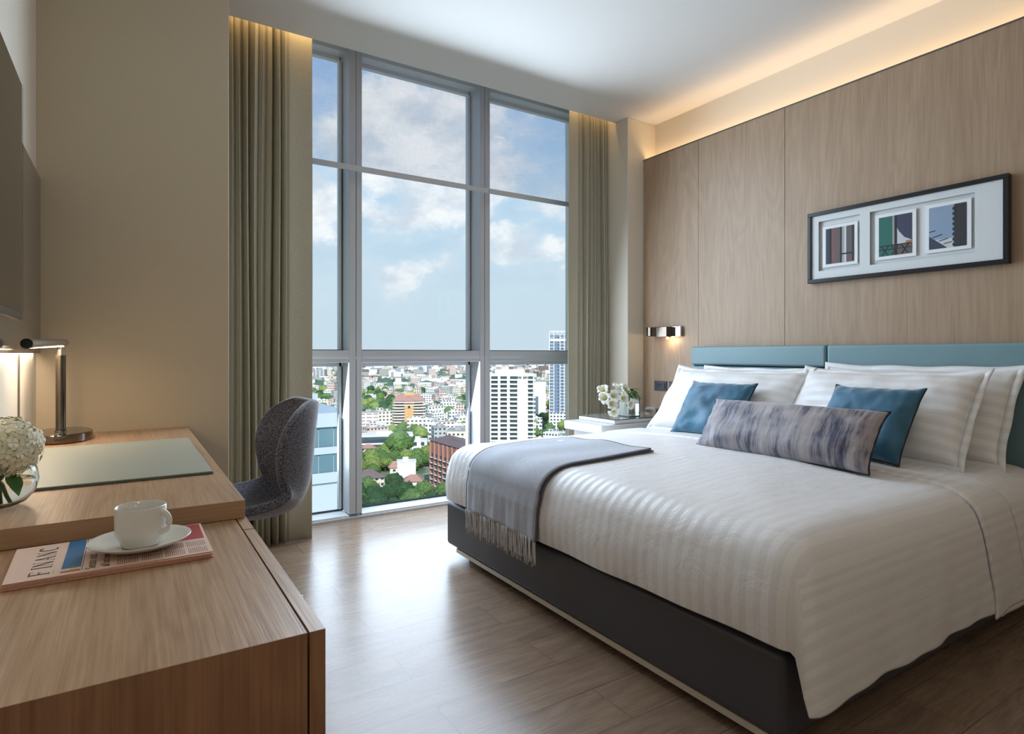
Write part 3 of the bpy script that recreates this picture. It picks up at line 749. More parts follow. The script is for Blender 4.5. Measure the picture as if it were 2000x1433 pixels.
for i, (px, py, Y, d) in enumerate(spots):
    c = at(px, py, Y); t = empty('white_flower', (vx, vy, vz+.01), FLAB[i], 'flower', 'white flowers in the bedside vase')
    dv = Vector(d).normalized()
    blossom(c-dv*.018, dv, .050, t, rng)
    base = Vector((vx+rng.uniform(-.03, .03), vy+rng.uniform(-.03, .03), vz+.012)); rim = Vector((vx+(c.x-vx)*.25, vy+(c.y-vy)*.2, vz+.145))
    b = MB(); b.tube([base, (base+rim)/2, rim, (rim+c)/2+Vector((0, 0, .01)), c-dv*.014], .0022, 6); b.build('stem', M['stem'], t, smooth=True)
    b = MB(); ld = Vector((c.x-vx+rng.uniform(-.1, .14), -.3-rng.random()*.3, rng.uniform(-.2, .3)))
    leaf(b, rim+Vector((rng.uniform(-.01, .03), 0, .02)), ld, rng.uniform(.07, .10), .016)
    b.build('leaf', M['leaf'], t, smooth=True); b = MB()
    leaf(b, rim+Vector((.01, 0, .03)), Vector((.5+rng.random()*.5, -.2, rng.uniform(-.5, .4))), .085, .016)
    b.build('leaf', M['leaf'], t, smooth=True)
# ribbed crystal ornament and a small black clock
c = at(1256, 826, 2.90)
prof = [(0, 0), (.026, 0), (.036, .012), (.041, .03), (.036, .048), (.022, .06), (0, .063)]
b = MB(); seg = 48; cx_, cy_ = 2.985, 2.92; rings = []
for (r, z) in prof[1:-1]:
    rings.append([b.bm.verts.new((cx_+r*(1+.05*(i % 2))*cos(2*PI*i/seg), cy_+r*(1+.05*(i % 2))*sin(2*PI*i/seg), .6305+z)) for i in range(seg)])
for a, e in zip(rings, rings[1:]):
    for i in range(seg): b.bm.faces.new((a[i], a[(i+1) % seg], e[(i+1) % seg], e[i]))
b.bm.faces.new(rings[0][::-1]); b.bm.faces.new(rings[-1])
tag(b.build('crystal_tealight_holder', M['crystal'], None, loc=(cx_, cy_, .6305), smooth=True), 'ribbed grey glass ball beside the vase of white flowers', 'candle holder')
t = empty('bedside_phone', (3.16, 2.95, .6305), 'low black phone on the bedside table against the oak wall', 'phone')
MB().box(3.10, 3.22, 2.88, 3.05, .6305, .645).build('body', M['tv_black'], t, bevel=.004)
MB().box(3.115, 3.155, 2.88, 3.05, .646, .662).build('handset', M['tv_black'], t, bevel=.006)

# sockets on the oak wall
def socket(y0, y1, z0, z1, lab, holes=True):
    t = empty('socket_plate', (XP-.004, (y0+y1)/2, (z0+z1)/2), lab, 'socket', 'grey wall plates by the bed')
    MB().box(XP-.008, XP-.0005, y0, y1, z0, z1).build('plate', M['socket'], t, bevel=.002)
    w = (y1-y0)
    if holes:
        for k in (0, 1):
            yc = y1-w*(.3+.26*k); b = MB()
            for (dy, dz) in ((-.008, .008), (.008, .008), (0, -.010)): b.box(XP-.0095, XP-.0078, yc+dy-.0025, yc+dy+.0025, (z0+z1)/2+dz-.005, (z0+z1)/2+dz+.005)
            b.build('outlet', M['socket_hole'], t)
        MB().box(XP-.0105, XP-.0078, y0+.008, y0+.022, z0+.012, z1-.012).build('rocker', M['socket_hole'], t)
    else:
        MB().box(XP-.0105, XP-.0078, (y0+y1)/2-.02, (y0+y1)/2+.02, z0+.03, z0+.045).build('rocker', M['socket_hole'], t)
socket(3.014, 3.133, .784, .854, 'dark grey double socket plate on the oak wall above the flowers')
socket(2.870, 2.990, .784, .854, 'dark grey switch plate half hidden by the white pillow', False)
# reading light
t = empty('reading_light', (XP-.02, 2.95, 1.21), 'chrome swivel reading light on the oak wall above the bedside table', 'wall light')
MB().box(XP-.028, XP-.001, 2.865, 2.985, 1.172, 1.245).build('wall_plate', M['chrome'], t, bevel=.003)
MB().box(XP-.075, XP-.028, 2.95, 3.06, 1.170, 1.243).build('arm', M['chrome_dark'], t, bevel=.003)
b = MB(); b.lathe([(.048, 0), (.052, .002), (.052, .062), (.048, .064), (.044, .062), (.044, .002), (.048, 0)], (XP-.055, 3.095, 1.178)); b.build('head', M['chrome_dark'], t, smooth=False, bevel=0)
MB().cyl((XP-.055, 3.095, 1.20), (XP-.055, 3.095, 1.215), .044).build('head_plate', M['chrome_dark'], t)
MB().sph((XP-.05, 2.965, 1.163), .009, 2).build('bulb', M['bulb'], t, smooth=True)
l = D.lights.new('reading_light_glow', 'POINT'); l.energy = .5; l.color = (1, .72, .45); l.shadow_soft_size = .01
o = D.objects.new('reading_light_glow', l); COL.objects.link(o); o.location = (XP-.05, 2.965, 1.145)

# ------------------------------------------------------------------ desk and dresser
K = 1.185
dsk = empty('writing_desk', (-.05, 2.2, 0), 'light oak writing desk with a thick raised top along the left wall', 'desk')
MB().box(XL+.001, .212, 1.4185, YK-.001, .692, .730).build('desktop', M['desk'], dsk, bevel=.001)
MB().box(XL+.001, .2125, 1.4165, 1.4184, .692, .7300).build('front_edge', M['desk_edge'], dsk)
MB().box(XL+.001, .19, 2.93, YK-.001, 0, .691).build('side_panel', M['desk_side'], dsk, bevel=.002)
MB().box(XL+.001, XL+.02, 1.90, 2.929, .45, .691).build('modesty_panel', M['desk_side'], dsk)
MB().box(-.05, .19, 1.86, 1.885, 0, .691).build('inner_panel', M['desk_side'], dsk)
drs = empty('dresser', (-.05, 1.3, 0), 'low oak chest of drawers in the foreground under the newspaper', 'dresser')
MB().box(XL+.001, .1925, .7915, 1.855, .672, .6905).build('top', M['desk'], drs)
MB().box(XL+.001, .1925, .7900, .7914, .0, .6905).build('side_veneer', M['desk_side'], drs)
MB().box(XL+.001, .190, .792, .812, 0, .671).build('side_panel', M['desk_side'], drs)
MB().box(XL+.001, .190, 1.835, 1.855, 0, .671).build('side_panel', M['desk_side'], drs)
MB().box(XL+.002, .186, .812, 1.835, .06, .668).build('carcass', M['gasket'], drs)
for i, (z0, z1) in enumerate(((.46, .6905), (.245, .455), (.03, .24))):
    for (y0, y1) in ((.790, 1.32), (1.324, 1.855)):
        dr = MB().box(.1955, .2155, y0+.0015, y1, z0, z1).build('drawer', M['desk'], drs)
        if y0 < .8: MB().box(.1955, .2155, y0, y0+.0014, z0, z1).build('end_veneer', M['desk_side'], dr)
# blotter
bl = empty('desk_blotter', (0, 2.15, .731), 'flat sage-green leather desk blotter', 'blotter')
def quadprism(mb, pts, z0, z1):
    vb = [mb.bm.verts.new((x, y, z0)) for x, y in pts]; vt = [mb.bm.verts.new((x, y, z1)) for x, y in pts]
    mb.bm.faces.new(vb[::-1]); mb.bm.faces.new(vt)
    for i in range(len(pts)): j = (i+1) % len(pts); mb.bm.faces.new((vb[i], vb[j], vt[j], vt[i]))
    return mb
bp = [(-.215, 1.765), (.187, 1.770), (.183, 2.535), (-.262, 2.50)]
quadprism(MB(), bp, .731, .7345).build('backing', M['blotter_edge'], bl)
quadprism(MB(), [(x*.994, 2.15+(y-2.15)*.994) for x, y in bp], .7345, .738).build('leather_top', M['blotter'], bl, bevel=.0015)
# desk lamp
lx, ly = -.215, 2.745
lp = empty('desk_lamp', (lx, ly, .730), 'dark nickel desk lamp with a slim horizontal tube head', 'desk lamp')
MB().lathe([(0, .0005), (.093, .0005), (.096, .004), (.096, .030), (.093, .033), (0, .033)], (lx+.0, ly+.03, .730), 56, 1.0, 1.55).build('base', M['chrome_dark'], lp, smooth=False)
MB().cyl((lx, ly-.075, .763), (lx, ly-.075, .768), .012).build('dimmer_button', M['chrome'], lp)
MB().cyl((lx, ly, .763), (lx, ly, 1.045), .0155, seg=32).build('pole', M['chrome_dark'], lp, smooth=False)
MB().cyl((lx, ly, .763), (lx, ly, .769), .019).build('pole_collar', M['chrome'], lp)
MB().cyl((lx, ly, 1.045), (lx, ly, 1.085), .011).build('pole_neck', M['nickel'], lp)
e0 = Vector((lx+.012, ly+.02, 1.092)); e1 = Vector((-.262, 2.30, 1.081))
MB().cyl(e0, e1, .0115, .0145, 28).build('lamp_tube', M['nickel'], lp, smooth=False)
dd = (e1-e0).normalized(); MB().cyl(e1, e1+dd*.004, .0155, seg=28).build('end_cap', M['tv_black'], lp)
MB().box(-.006, .006, .05, .42, -.0148, -.0125, mat=Matrix.Translation(e0) @ (e1-e0).to_track_quat('Y', 'Z').to_matrix().to_4x4()).build('light_strip', M['led'], lp)
area('desk_lamp_glow', tuple(e0+(e1-e0)*.5+Vector((0, 0, -.02))), tuple(e0+(e1-e0)*.5+Vector((0, 0, -1))), .02, .4, .8, (1, .76, .52))
# TV and glossy backing panel
tvb = MB().box(XL+.010, XL+.015, .9, YK-.004, 1.052, 1.742).build('television_backing', M['tv_back_panel'], None, bevel=.0015, loc=(XL+.006, 1.9, 1.05))
tag(tvb, 'glossy taupe wall panel behind the television', 'wall panel')
tv = empty('television', (-.27, 1.5, 1.14), 'flat black television on the left wall', 'television')
MB().box(-.264, -.242, .98, 2.04, 1.14, 1.767).build('bezel', M['tv_black'], tv, bevel=.004)
MB().box(-.2418, -.2408, .992, 2.028, 1.160, 1.755).build('screen', M['tv_screen'], tv)
MB().box(XL+.016, -.2645, 1.3, 1.7, 1.3, 1.6).build('wall_bracket', M['tv_black'], tv)
MB().box(-.2408, -.2402, 2.0385, 2.0405, 1.14, 1.767).build('bezel_edge', M['chrome'], tv)
ls = MB().box(XL+.001, XL+.007, 1.5, 2.9, 1.075, 1.085).build('led_strip', M['led'], None, loc=(XL+.02, 2.2, 1.05))
tag(ls, 'thin warm light strip under the taupe wall panel', 'light strip')
area('led_strip_glow', (XL+.006, 2.2, 1.06), (XL+.006, 2.2, .6), .008, 1.4, 1.6, (1, .86, .70)).rotation_euler = (0, 0, 0)

# hydrangea in round glass bowl
hx, hy = -.232, 1.63
v = empty('glass_bowl_vase', (hx, hy, .7305), 'round clear glass bowl vase on the desk edge', 'vase')
prof = [(0, .002), (.030, .002), (.046, .010), (.062, .030), (.068, .055), (.064, .078), (.054, .094), (.052, .098), (.050, .096), (.060, .078), (.064, .055), (.058, .031), (.043, .014), (.028, .008), (0, .008)]
MB().lathe(prof, (hx, hy, .7295), 48).build('glass', M['vase_glass'], v, smooth=True)
MB().lathe([(0, .009), (.027, .009), (.042, .015), (.057, .031), (.063, .055), (0, .055)], (hx, hy, .7295), 48).build('water', M['water'], v, smooth=True)
hy_ = empty('hydrangea', (hx, hy, .74), 'cream white hydrangea head in the glass bowl on the desk', 'flower')
b = MB(); rng = random.Random(3); hc = Vector((hx+.0, hy-.0, .853)); 
def floret(b, c, n, s):
    n = n.normalized(); a = n.orthogonal().normalized(); e = n.cross(a); ph = rng.random()*6
    for k in range(4):
        an = ph+k*PI/2; r = a*cos(an)+e*sin(an); q = n.cross(r)
        b.grid([[c+r*s*.08-q*s*.1, c+r*s*.08+q*s*.1], [c+r*s*.55-q*s*.42+n*s*.18, c+r*s*.55+q*s*.42+n*s*.1], [c+r*s*.95-q*s*.28+n*s*.05, c+r*s*.95+q*s*.28+n*s*.12]])
for i in range(420):
    z = 1-2*(i+.5)/420; ph = i*2.39996; r = math.sqrt(1-z*z); n = Vector((r*cos(ph), r*sin(ph), z))
    if z < -.75: continue
    rad = .070*(1+rng.uniform(-.06, .08)); c = hc+Vector((n.x*rad*1.0, n.y*rad*1.08, n.z*rad*.86)); floret(b, c, n+Vector([rng.uniform(-.3, .3) for _ in range(3)]), .0125)
b.build('florets', M['hydrangea'], hy_, smooth=True, fixn=False)
MB().sph(hc, .062, 3, (1, 1.05, .84)).build('flower_core', M['hydrangea'], hy_, smooth=True)
b = MB()
for (dx, dy) in ((-.02, .01), (.015, -.01), (.03, .02), (0, -.02)): b.tube([(hx-dx, hy-dy, .742), (hx+dx*.2, hy, .79), (hx+dx*.8, hy+dy*.8, .83)], .0032, 7)
b.build('stem', M['stem'], hy_, smooth=True)
for (p_, d_, L_, w_l) in (((.02, -.02, -.05), (.3, -.6, -.3), .05, .014), ((-.01, -.03, -.05), (-.3, -.8, -.4), .05, .014), ((.02, .03, .05), (.3, .3, .5), .03, .01)):
    b = MB(); leaf(b, hc+Vector(p_), d_, L_, w_l); b.build('leaf', M['leaf'], hy_, smooth=True)

# ------------------------------------------------------------------ newspaper, saucer, cup
np_ = empty('newspaper', (-.02, 1.28, .691), 'folded salmon-pink financial newspaper under the saucer', 'newspaper')
A_ = (-.163, 1.172); B_ = (.124, 1.168); C_ = (.122, 1.380); D_ = (-.170, 1.372)
b = MB()
for k in range(5):
    z = .6912+.0019*k; e = .0015*((k*7) % 3)
    quadprism(b, [(A_[0]-e, A_[1]-.001*(k % 2)), (B_[0]-e*1.5, B_[1]+.004*(4-k)*.3), (C_[0]-e, C_[1]), (D_[0], D_[1])], z, z+.0013)
b.build('pages', [M['news_edge']], np_)
quadprism(MB(), [A_, (B_[0], B_[1]+.006), C_, D_], .7008, .7016).build('front_page', M['news'], np_)
ZN = .7017
def nrect(b, x0, x1, y0, y1, dz=0): b.quad([(x0, y0, ZN+dz), (x1, y0, ZN+dz), (x1, y1, ZN+dz), (x0, y1, ZN+dz)])
def text(s_, x, y, size, name, mat, parent, rot=PI/2, sx=1.):
    cu = D.curves.new(name, 'FONT'); cu.body = s_; cu.size = size; cu.extrude = .00005; cu.materials.append(mat)
    o = D.objects.new(name, cu); COL.objects.link(o); o.parent = parent; o.location = Vector((x, y, ZN+.0002))-ORG[parent.name]; o.rotation_euler = (0, 0, rot); o.scale = (sx, 1, 1)
    dg = bpy.context.evaluated_depsgraph_get(); me = D.meshes.new_from_object(o.evaluated_get(dg)); w = max(v.co.x for v in me.vertices)
    q = D.objects.new(name, me); COL.objects.link(q); q.parent = parent; q.location = o.location; q.rotation_euler = o.rotation_euler; q.scale = o.scale
    if not me.materials: me.materials.append(mat)
    D.objects.remove(o); return q, w
b = MB()
def stroke(p, q, w, y0, H=.027, Wd=.023):
    d = Vector((q[0]-p[0], q[1]-p[1])); n = Vector((-d.y, d.x)).normalized()*w
    b.quad([(-.108-H*v, y0+Wd*u, ZN+.0002) for u, v in ((p[0]+n.x, p[1]+n.y), (q[0]+n.x, q[1]+n.y), (q[0]-n.x, q[1]-n.y), (p[0]-n.x, p[1]-n.y))])
GL = {'F': [((.25, 0), (.25, 1), .09), ((.25, .97), (.9, .97), .03), ((.25, .52), (.7, .52), .03), ((.05, .02), (.45, .02), .02), ((.05, .98), (.3, .98), .02), ((.88, 1), (.88, .78), .03), ((.7, .62), (.7, .42), .03)],
      'I': [((.5, 0), (.5, 1), .09), ((.3, .02), (.7, .02), .02), ((.3, .98), (.7, .98), .02)],
      'N': [((.15, 0), (.15, 1), .03), ((.15, .95), (.85, .02), .09), ((.85, 0), (.85, 1), .03), ((0, .02), (.3, .02), .02), ((0, .98), (.25, .98), .02), ((.7, .98), (1, .98), .02)],
      'A': [((.5, 1), (.12, 0), .03), ((.5, 1), (.88, 0), .09), ((.25, .36), (.74, .36), .03), ((0, .02), (.26, .02), .02), ((.7, .02), (1, .02), .02)],
      'C': [((.5+.4*math.cos(a), .5+.48*math.sin(a)), (.5+.4*math.cos(a+.5), .5+.48*math.sin(a+.5)), .04+.05*abs(math.cos(a+.25))) for a in (.75, 1.25, 1.75, 2.25, 2.75, 3.25, 3.75, 4.25, 4.75)]+[((.85, .98), (.85, .75), .03)]}
y_ = 1.190
for c_ in 'FINANC':
    for (p_, q_, w_2) in GL[c_]: stroke(p_, q_, w_2, y_)
    y_ += .021 if c_ == 'I' else .0295
b.build('masthead', M['ink_text'], np_)
b = MB(); nrect(b, -.094, -.068, 1.205, 1.376, 0); b.build('blue_banner', M['ink_blue'], np_)
b = MB(); nrect(b, -.094, -.068, 1.186, 1.193); b.build('red_banner', M['ink_red'], np_)
b = MB(); nrect(b, -.083, -.073, 1.193, 1.204); b.build('yellow_picture', M['ink_yellow'], np_)
b = MB(); nrect(b, -.0665, -.0655, 1.186, 1.376); nrect(b, -.104, -.1035, 1.19, 1.21); b.build('rule', M['ink_text'], np_)
text('Senate seat', -.048, 1.184, .020, 'headline', M['ink_text'], np_, sx=.9)
text('all but over', -.029, 1.184, .018, 'headline', M['ink_text'], np_, sx=.9)
b = MB(); rng = random.Random(9)
for c in range(4):
    x = -.018+c*.035
    for i in range(10): 
        xx = x+i*.0031; nrect(b, xx, xx+.0013, 1.182, 1.182+.034+rng.uniform(-.004, .001)); nrect(b, xx, xx+.0013, 1.222, 1.222+.034)
b.build('body_text', M['ink_midtext'], np_)
b = MB(); nrect(b, .030, .118, 1.268, 1.376); b.build('red_photo', M['ink_red'], np_)
cx_, cy_ = .016, 1.262
sc = MB().lathe([(0, .002), (.030, .002), (.034, 0), (.037, .0015), (.055, .006), (.074, .0145), (.0795, .018), (.080, .0195), (.0785, .0198), (.073, .0175), (.055, .0095), (.040, .0065), (.036, .0060), (.0335, .0050), (0, .0048)], (cx_, cy_, .7020), 72).build('saucer', M['porcelain'], None, smooth=True, loc=(cx_, cy_, .7020))
tag(sc, 'white porcelain saucer on the newspaper', 'saucer')
cup = empty('coffee_cup', (cx_, cy_, .7071), 'white porcelain cup standing on the saucer', 'cup')
zc = .7072
MB().lathe([(0, .002), (.024, .002), (.026, 0), (.0285, .001), (.0305, .005), (.0325, .011), (.0355, .0165), (.0385, .0215), (.0398, .028), (.0402, .045), (.0403, .0695), (.0396, .0712), (.0383, .0706), (.0378, .045), (.0372, .029), (.034, .020), (.027, .011), (.018, .0065), (0, .006)], (cx_, cy_, zc), 72).build('bowl', M['porcelain'], cup, smooth=True)
hd = Vector((cos(math.radians(-38)), sin(math.radians(-38)), 0)); pts = []
for i in range(17):
    a = math.radians(118-236*i/16); pts.append(Vector((cx_, cy_, zc+.043))+hd*(.0375+.0165*max(-.15, cos(a)*.95+.12))+Vector((0, 0, .0175*sin(a))))
MB().tube(pts, [.0046+.0012*abs(math.cos(PI*i/16)) for i in range(17)], 12).build('handle', M['porcelain'], cup, smooth=True, subsurf=1)

# ------------------------------------------------------------------ desk chair
ch = empty('desk_chair', (.36, 2.46, 0), 'grey boucle shell desk chair tucked under the desk by the curtain', 'chair')
prof = [(-.235, .462), (-.20, .470), (-.10, .458), (0, .445), (.10, .443), (.165, .455), (.210, .495), (.232, .56), (.240, .63), (.244, .70), (.250, .77), (.257, .83), (.262, .868)]
wid = [.17, .205, .225, .228, .222, .212, .202, .204, .216, .228, .228, .200, .120]
curl = [.015, .03, .045, .060, .078, .100, .125, .145, .160, .165, .145, .100, .05]
def crow(k, v):
    x, z = prof[k]; x2, z2 = prof[min(k+1, len(prof)-1)]; x1, z1 = prof[max(k-1, 0)]
    tdir = Vector((x2-x1, 0, z2-z1)).normalized(); n = Vector((-tdir.z, 0, tdir.x))
    w = wid[k]; c = curl[k]*abs(v)**2.2
    drop = 0
    return Vector((.36+x, 2.46+v*w, z))+n*c
NV = 16
shell = MB(); shell.grid([[crow(k, -1+2*j/NV) for j in range(NV+1)] for k in range(len(prof))])
so = shell.build('shell', M['chair'], ch, smooth=True, solid=0)
q = so.modifiers.new('sub0', 'SUBSURF'); q.levels = 1; q.render_levels = 1
q = so.modifiers.new('solid', 'SOLIDIFY'); q.thickness = .036; q.offset = 0
q = so.modifiers.new('sub', 'SUBSURF'); q.levels = 2; q.render_levels = 2
MB().cyl((.37, 2.46, .06), (.37, 2.46, .425), .024).build('gas_column', M['chrome'], ch, smooth=False)
MB().box(.28, .39, 2.40, 2.52, .409, .428).build('seat_bracket', M['tv_black'], ch, bevel=.003)
for k in range(5):
    a = k*2*PI/5+.3; c = Vector((.37, 2.46, .075)); e = c+Vector((cos(a), sin(a), 0))*.235+Vector((0, 0, -.025))
    lg = MB().tube([c, (c+e)/2+Vector((0, 0, .004)), e], [.018, .014, .011], 10).build('leg', M['chrome'], ch, smooth=True)
    MB().cyl(e+Vector((-.01, 0, -.027)), e+Vector((.01, 0, -.027)), .0225, seg=20).build('castor', M['tv_black'], lg)


# ------------------------------------------------------------------ the city below the window
GZ = -73.0
gm, t, b_ = pmat('city_ground', (1, 1, 1, 1), .9); tcn = t.new('ShaderNodeTexCoord')
n = t.noise(t.mapping(tcn.outputs['Object'], scale=(1, 1, 1)), .02, 6, .65); n2 = t.noise(tcn.outputs['Object'], .12, 4)
t.link(t.mix(t.ramp(n2, [(.45, (0, 0, 0)), (.6, (1, 1, 1))]), t.ramp(n, [(.35, srgb(62, 92, 50)), (.5, srgb(110, 130, 90)), (.65, srgb(170, 165, 155))]), srgb(86, 112, 66)), b_.inputs['Base Color'])
tag(MB().box(-3000, 9000, 60, 12000, GZ-1, GZ).build('ground', gm), kind='structure')
def facade(name, wall, win_=(60, 70, 82), pu=3.2, pv=3.1, fu=.5, fv=.45, rough=.7):
    m, t, b = pmat(name, srgb(*wall), rough); tcn = t.new('ShaderNodeTexCoord'); sp = t.new('ShaderNodeSeparateXYZ'); t.link(tcn.outputs['Object'], sp.inputs[0])
    u = t.math('ADD', sp.outputs[0], sp.outputs[1]); fr = t.math('FRACT', t.math('DIVIDE', t.math('ADD', u, 500.3), pu)); fz = t.math('FRACT', t.math('DIVIDE', t.math('ADD', sp.outputs[2], 300), pv))
    a = t.math('MULTIPLY', t.math('LESS_THAN', fr, fu), t.math('LESS_THAN', t.math('ABSOLUTE', t.math('SUBTRACT', fz, .5)), fv/2))
    g = t.new('ShaderNodeNewGeometry'); sn = t.new('ShaderNodeSeparateXYZ'); t.link(g.outputs['Normal'], sn.inputs[0])
    a = t.math('MULTIPLY', a, t.math('LESS_THAN', t.math('ABSOLUTE', sn.outputs[2]), .5))
    t.link(t.mix(a, srgb(*wall), srgb(*win_)), b.inputs['Base Color']); return m
C_WHITE = plain('city_white', srgb(236, 234, 228), .8, nscale=.3, namt=.03, bstr=0)
C_DARK = plain('city_dark_glass', srgb(70, 84, 92), .25, nscale=.3, namt=.2, bstr=0)
C_NB = plain('neighbour_shade_tint', srgb(182, 194, 202), .8, nscale=.3, namt=.03, bstr=0)  # bluish grey puts the building's shade into its wall colour
C_TEAL = plain('city_teal_glass', srgb(96, 128, 138), .2, nscale=.2, namt=.15, bstr=0)
C_TAN = plain('city_tan', srgb(226, 180, 116), .8, nscale=.3, namt=.04, bstr=0)
C_RED = plain('city_red_roof', srgb(182, 138, 124), .8, nscale=.6, namt=.12, bstr=0)
C_BROWN = plain('city_brown_roof', srgb(124, 106, 104), .8, nscale=.6, namt=.12, bstr=0)
C_GREY = plain('city_grey_roof', srgb(168, 166, 162), .8, nscale=.4, namt=.1, bstr=0)
C_BRICK = plain('city_brick', srgb(178, 132, 118), .8, nscale=.4, namt=.08, bstr=0)
C_CREAM = facade('city_cream_facade', (232, 222, 204)); C_PINK = facade('city_pink_facade', (226, 204, 192)); C_WF = facade('city_white_facade', (236, 235, 230), fu=.55)
C_GF = facade('city_grey_facade', (186, 190, 190)); C_OR = facade('city_orange_facade', (226, 200, 186)); C_BLUEF = facade('city_blue_facade', (120, 140, 164), (84, 104, 132), 4, 3.4, .6, .6)
C_SKYB = facade('skyline_haze_blue', (128, 148, 172), (98, 118, 146), 9, 3.6, .6, .6); C_SKYG = facade('skyline_haze_grey', (160, 172, 186), (120, 136, 158), 8, 3.6, .5, .5)  # blue-grey tints stand in for distance haze on the skyline
def leafmat(name, a, b2):
    m, t, b = pmat(name, (1, 1, 1, 1), .8); tcn = t.new('ShaderNodeTexCoord'); n = t.noise(tcn.outputs['Object'], 1.6, 6, .75); bump(t, b, n, 1., .8)
    t.link(t.mix(t.ramp(n, [(.40, (0, 0, 0)), (.62, (1, 1, 1))]), srgb(*a), srgb(*b2)), b.inputs['Base Color']); return m
L1 = leafmat('foliage_dark', (40, 80, 48), (82, 122, 68)); L2 = leafmat('foliage_mid', (80, 122, 62), (136, 166, 92)); L3 = leafmat('foliage_light', (122, 152, 72), (178, 194, 108))
TRUNK = plain('tree_bark', srgb(96, 82, 66), .9, bstr=0)
def ground_at(px, fwd):
    r = (px-1000)/FPX; return Vector(((sin(YAW)+cos(YAW)*r)*fwd, (cos(YAW)-sin(YAW)*r)*fwd, GZ))
def face_rot(p): return -math.atan2(p.x, p.y)
def croot(name, px, fwd, lab, cat, group=None, rot=0):
    p = ground_at(px, fwd); o = empty(name, tuple(p), lab, cat, group); o.rotation_euler = (0, 0, face_rot(p)+rot); ORG[o.name] = Vector((0, 0, 0)); return o
def hipsh(b, x0, x1, y0, y1, z0, h, mi=0, ov=.6, hip=.45):
    x0 -= ov; x1 += ov; y0 -= ov; y1 += ov; L, Wd = x1-x0, y1-y0
    if L >= Wd: r0, r1 = (x0+Wd*hip, (y0+y1)/2), (x1-Wd*hip, (y0+y1)/2)
    else: r0, r1 = ((x0+x1)/2, y0+L*hip), ((x0+x1)/2, y1-L*hip)
    V = [b.bm.verts.new(p) for p in ((x0, y0, z0), (x1, y0, z0), (x1, y1, z0), (x0, y1, z0), (*r0, z0+h), (*r1, z0+h))]
    F = [(0, 1, 5, 4), (2, 3, 4, 5), (1, 2, 5), (3, 0, 4)] if L >= Wd else [(1, 2, 5, 4), (3, 0, 4, 5), (0, 1, 4), (2, 3, 5)]
    for f in F+[(3, 2, 1, 0)]: q = b.bm.faces.new([V[i] for i in f]); q.material_index = mi
def linkcopy(o, parent=None, loc=None):
    c = o.copy(); COL.objects.link(c)
    if parent: c.parent = parent
    if loc is not None: c.location = loc
    ORG[c.name] = ORG.get(o.name, Vector((0, 0, 0))); return c
# white balcony tower
wt = croot('apartment_tower', 1000, 416, 'tall white apartment tower with columns of balconies seen over the bed', 'tower')
MB().box(-15.5, 15, 0, 20, 0, 60).box(-12, 9, 4, 16, 60, 63).box(-15.9, 15.4, -.3, 20.4, 58.6, 60.2).build('tower_body', C_WHITE, wt)
b = MB()
for x in (-15.4, -9, -2.6, 4.6, 10.1): b.box(x-.9+(1 if x < -15 else 0), x+.9, -1.6, .05, 0, 59)
b.box(4.0, 10.6, -1.2, .05, 0, 61); b.build('piers', C_WHITE, wt)
cols = ((-12.2, 2.3), (-5.8, 2.3), (1.0, 2.4), (12.9, 1.7)); w0 = bal0 = None
for (cx0, hw) in cols:
    for k in range(19):
        z = 1.2+k*3.02
        if w0 is None or w0.get('hw') != hw:
            w0 = MB().box(-hw, hw, -.12, .0, 1.0, 2.8).build('window', C_DARK, wt); w0.location = (cx0, 0, z); w0['hw'] = hw
            bal0 = MB().box(-hw-.2, hw+.2, -1.5, -1.3, -.1, 1.0).box(-hw-.2, hw+.2, -1.5, 0, -.15, .05).build('balcony', C_WHITE, wt); bal0.location = (cx0, 0, z)
        else:
            linkcopy(w0, wt, (cx0, 0, z)); linkcopy(bal0, wt, (cx0, 0, z))
for o in list(wt.children):
    if 'hw' in o: del o['hw']
b = MB()
for i in range(9):
    if i != 5: b.box(1.6+i*1.05, 2.3+i*1.05, -1.9, -1.62, 57.0, 58.4)
b.build('roof_sign', C_DARK, wt)
b = MB()
for k in range(19): b.box(-17.2, -15.4, 1, 5, .8+k*3.02, 1.9+k*3.02); b.box(14.9, 16.4, 1, 5, .8+k*3.02, 1.9+k*3.02)
b.build('side_balconies', C_WHITE, wt)
# tan tower with red roof
tt = croot('hotel_tower', 799, 590, 'tan apartment block with rounded balconies and a red roof in the middle pane', 'tower')
MB().box(-14, 14, 0, 14, 0, 27).build('tower_body', C_TAN, tt)
MB().box(-4.2, -1.1, -4.5, 0, 0, 23).box(1.1, 4.2, -4.5, 0, 0, 23).build('central_bays', facade('city_tan_bays', (222, 180, 122), (150, 112, 84), 1.9, 2.75, .4, .35), tt)
for k in range(10):
    b = MB(); z = 1.2+k*2.75
    for sgn in (-1, 1):
        if k > 7 and sgn > 0: continue
        b.lathe([(0, 0), (7, 0), (7, 1.1), (6.8, 1.1), (6.8, .15), (0, .15)], (sgn*9.5 if k <= 7 else 0, .3, z), 24, 1 if k <= 7 else 2.3, .75)
    b.build('balcony', C_WHITE, tt)
b = MB()
for k in range(9): b.box(-13.5, -5.2, -.15, 0, 2.4+k*2.75, 3.7+k*2.75); b.box(5.2, 13.5, -.15, 0, 2.4+k*2.75, 3.7+k*2.75)
b.build('window_band', C_DARK, tt)
b = MB(); hipsh(b, -15, 15, -1.5, 14, 27.5, 6.5, 0, 1.2, .35); hipsh(b, -4, 4, -4.5, 8, 27.5, 4.5, 0, .6, .1); b.build('roof', C_RED, tt)
MB().box(-5, 5, 5, 12, 30, 35).build('roof_house', C_TAN, tt)
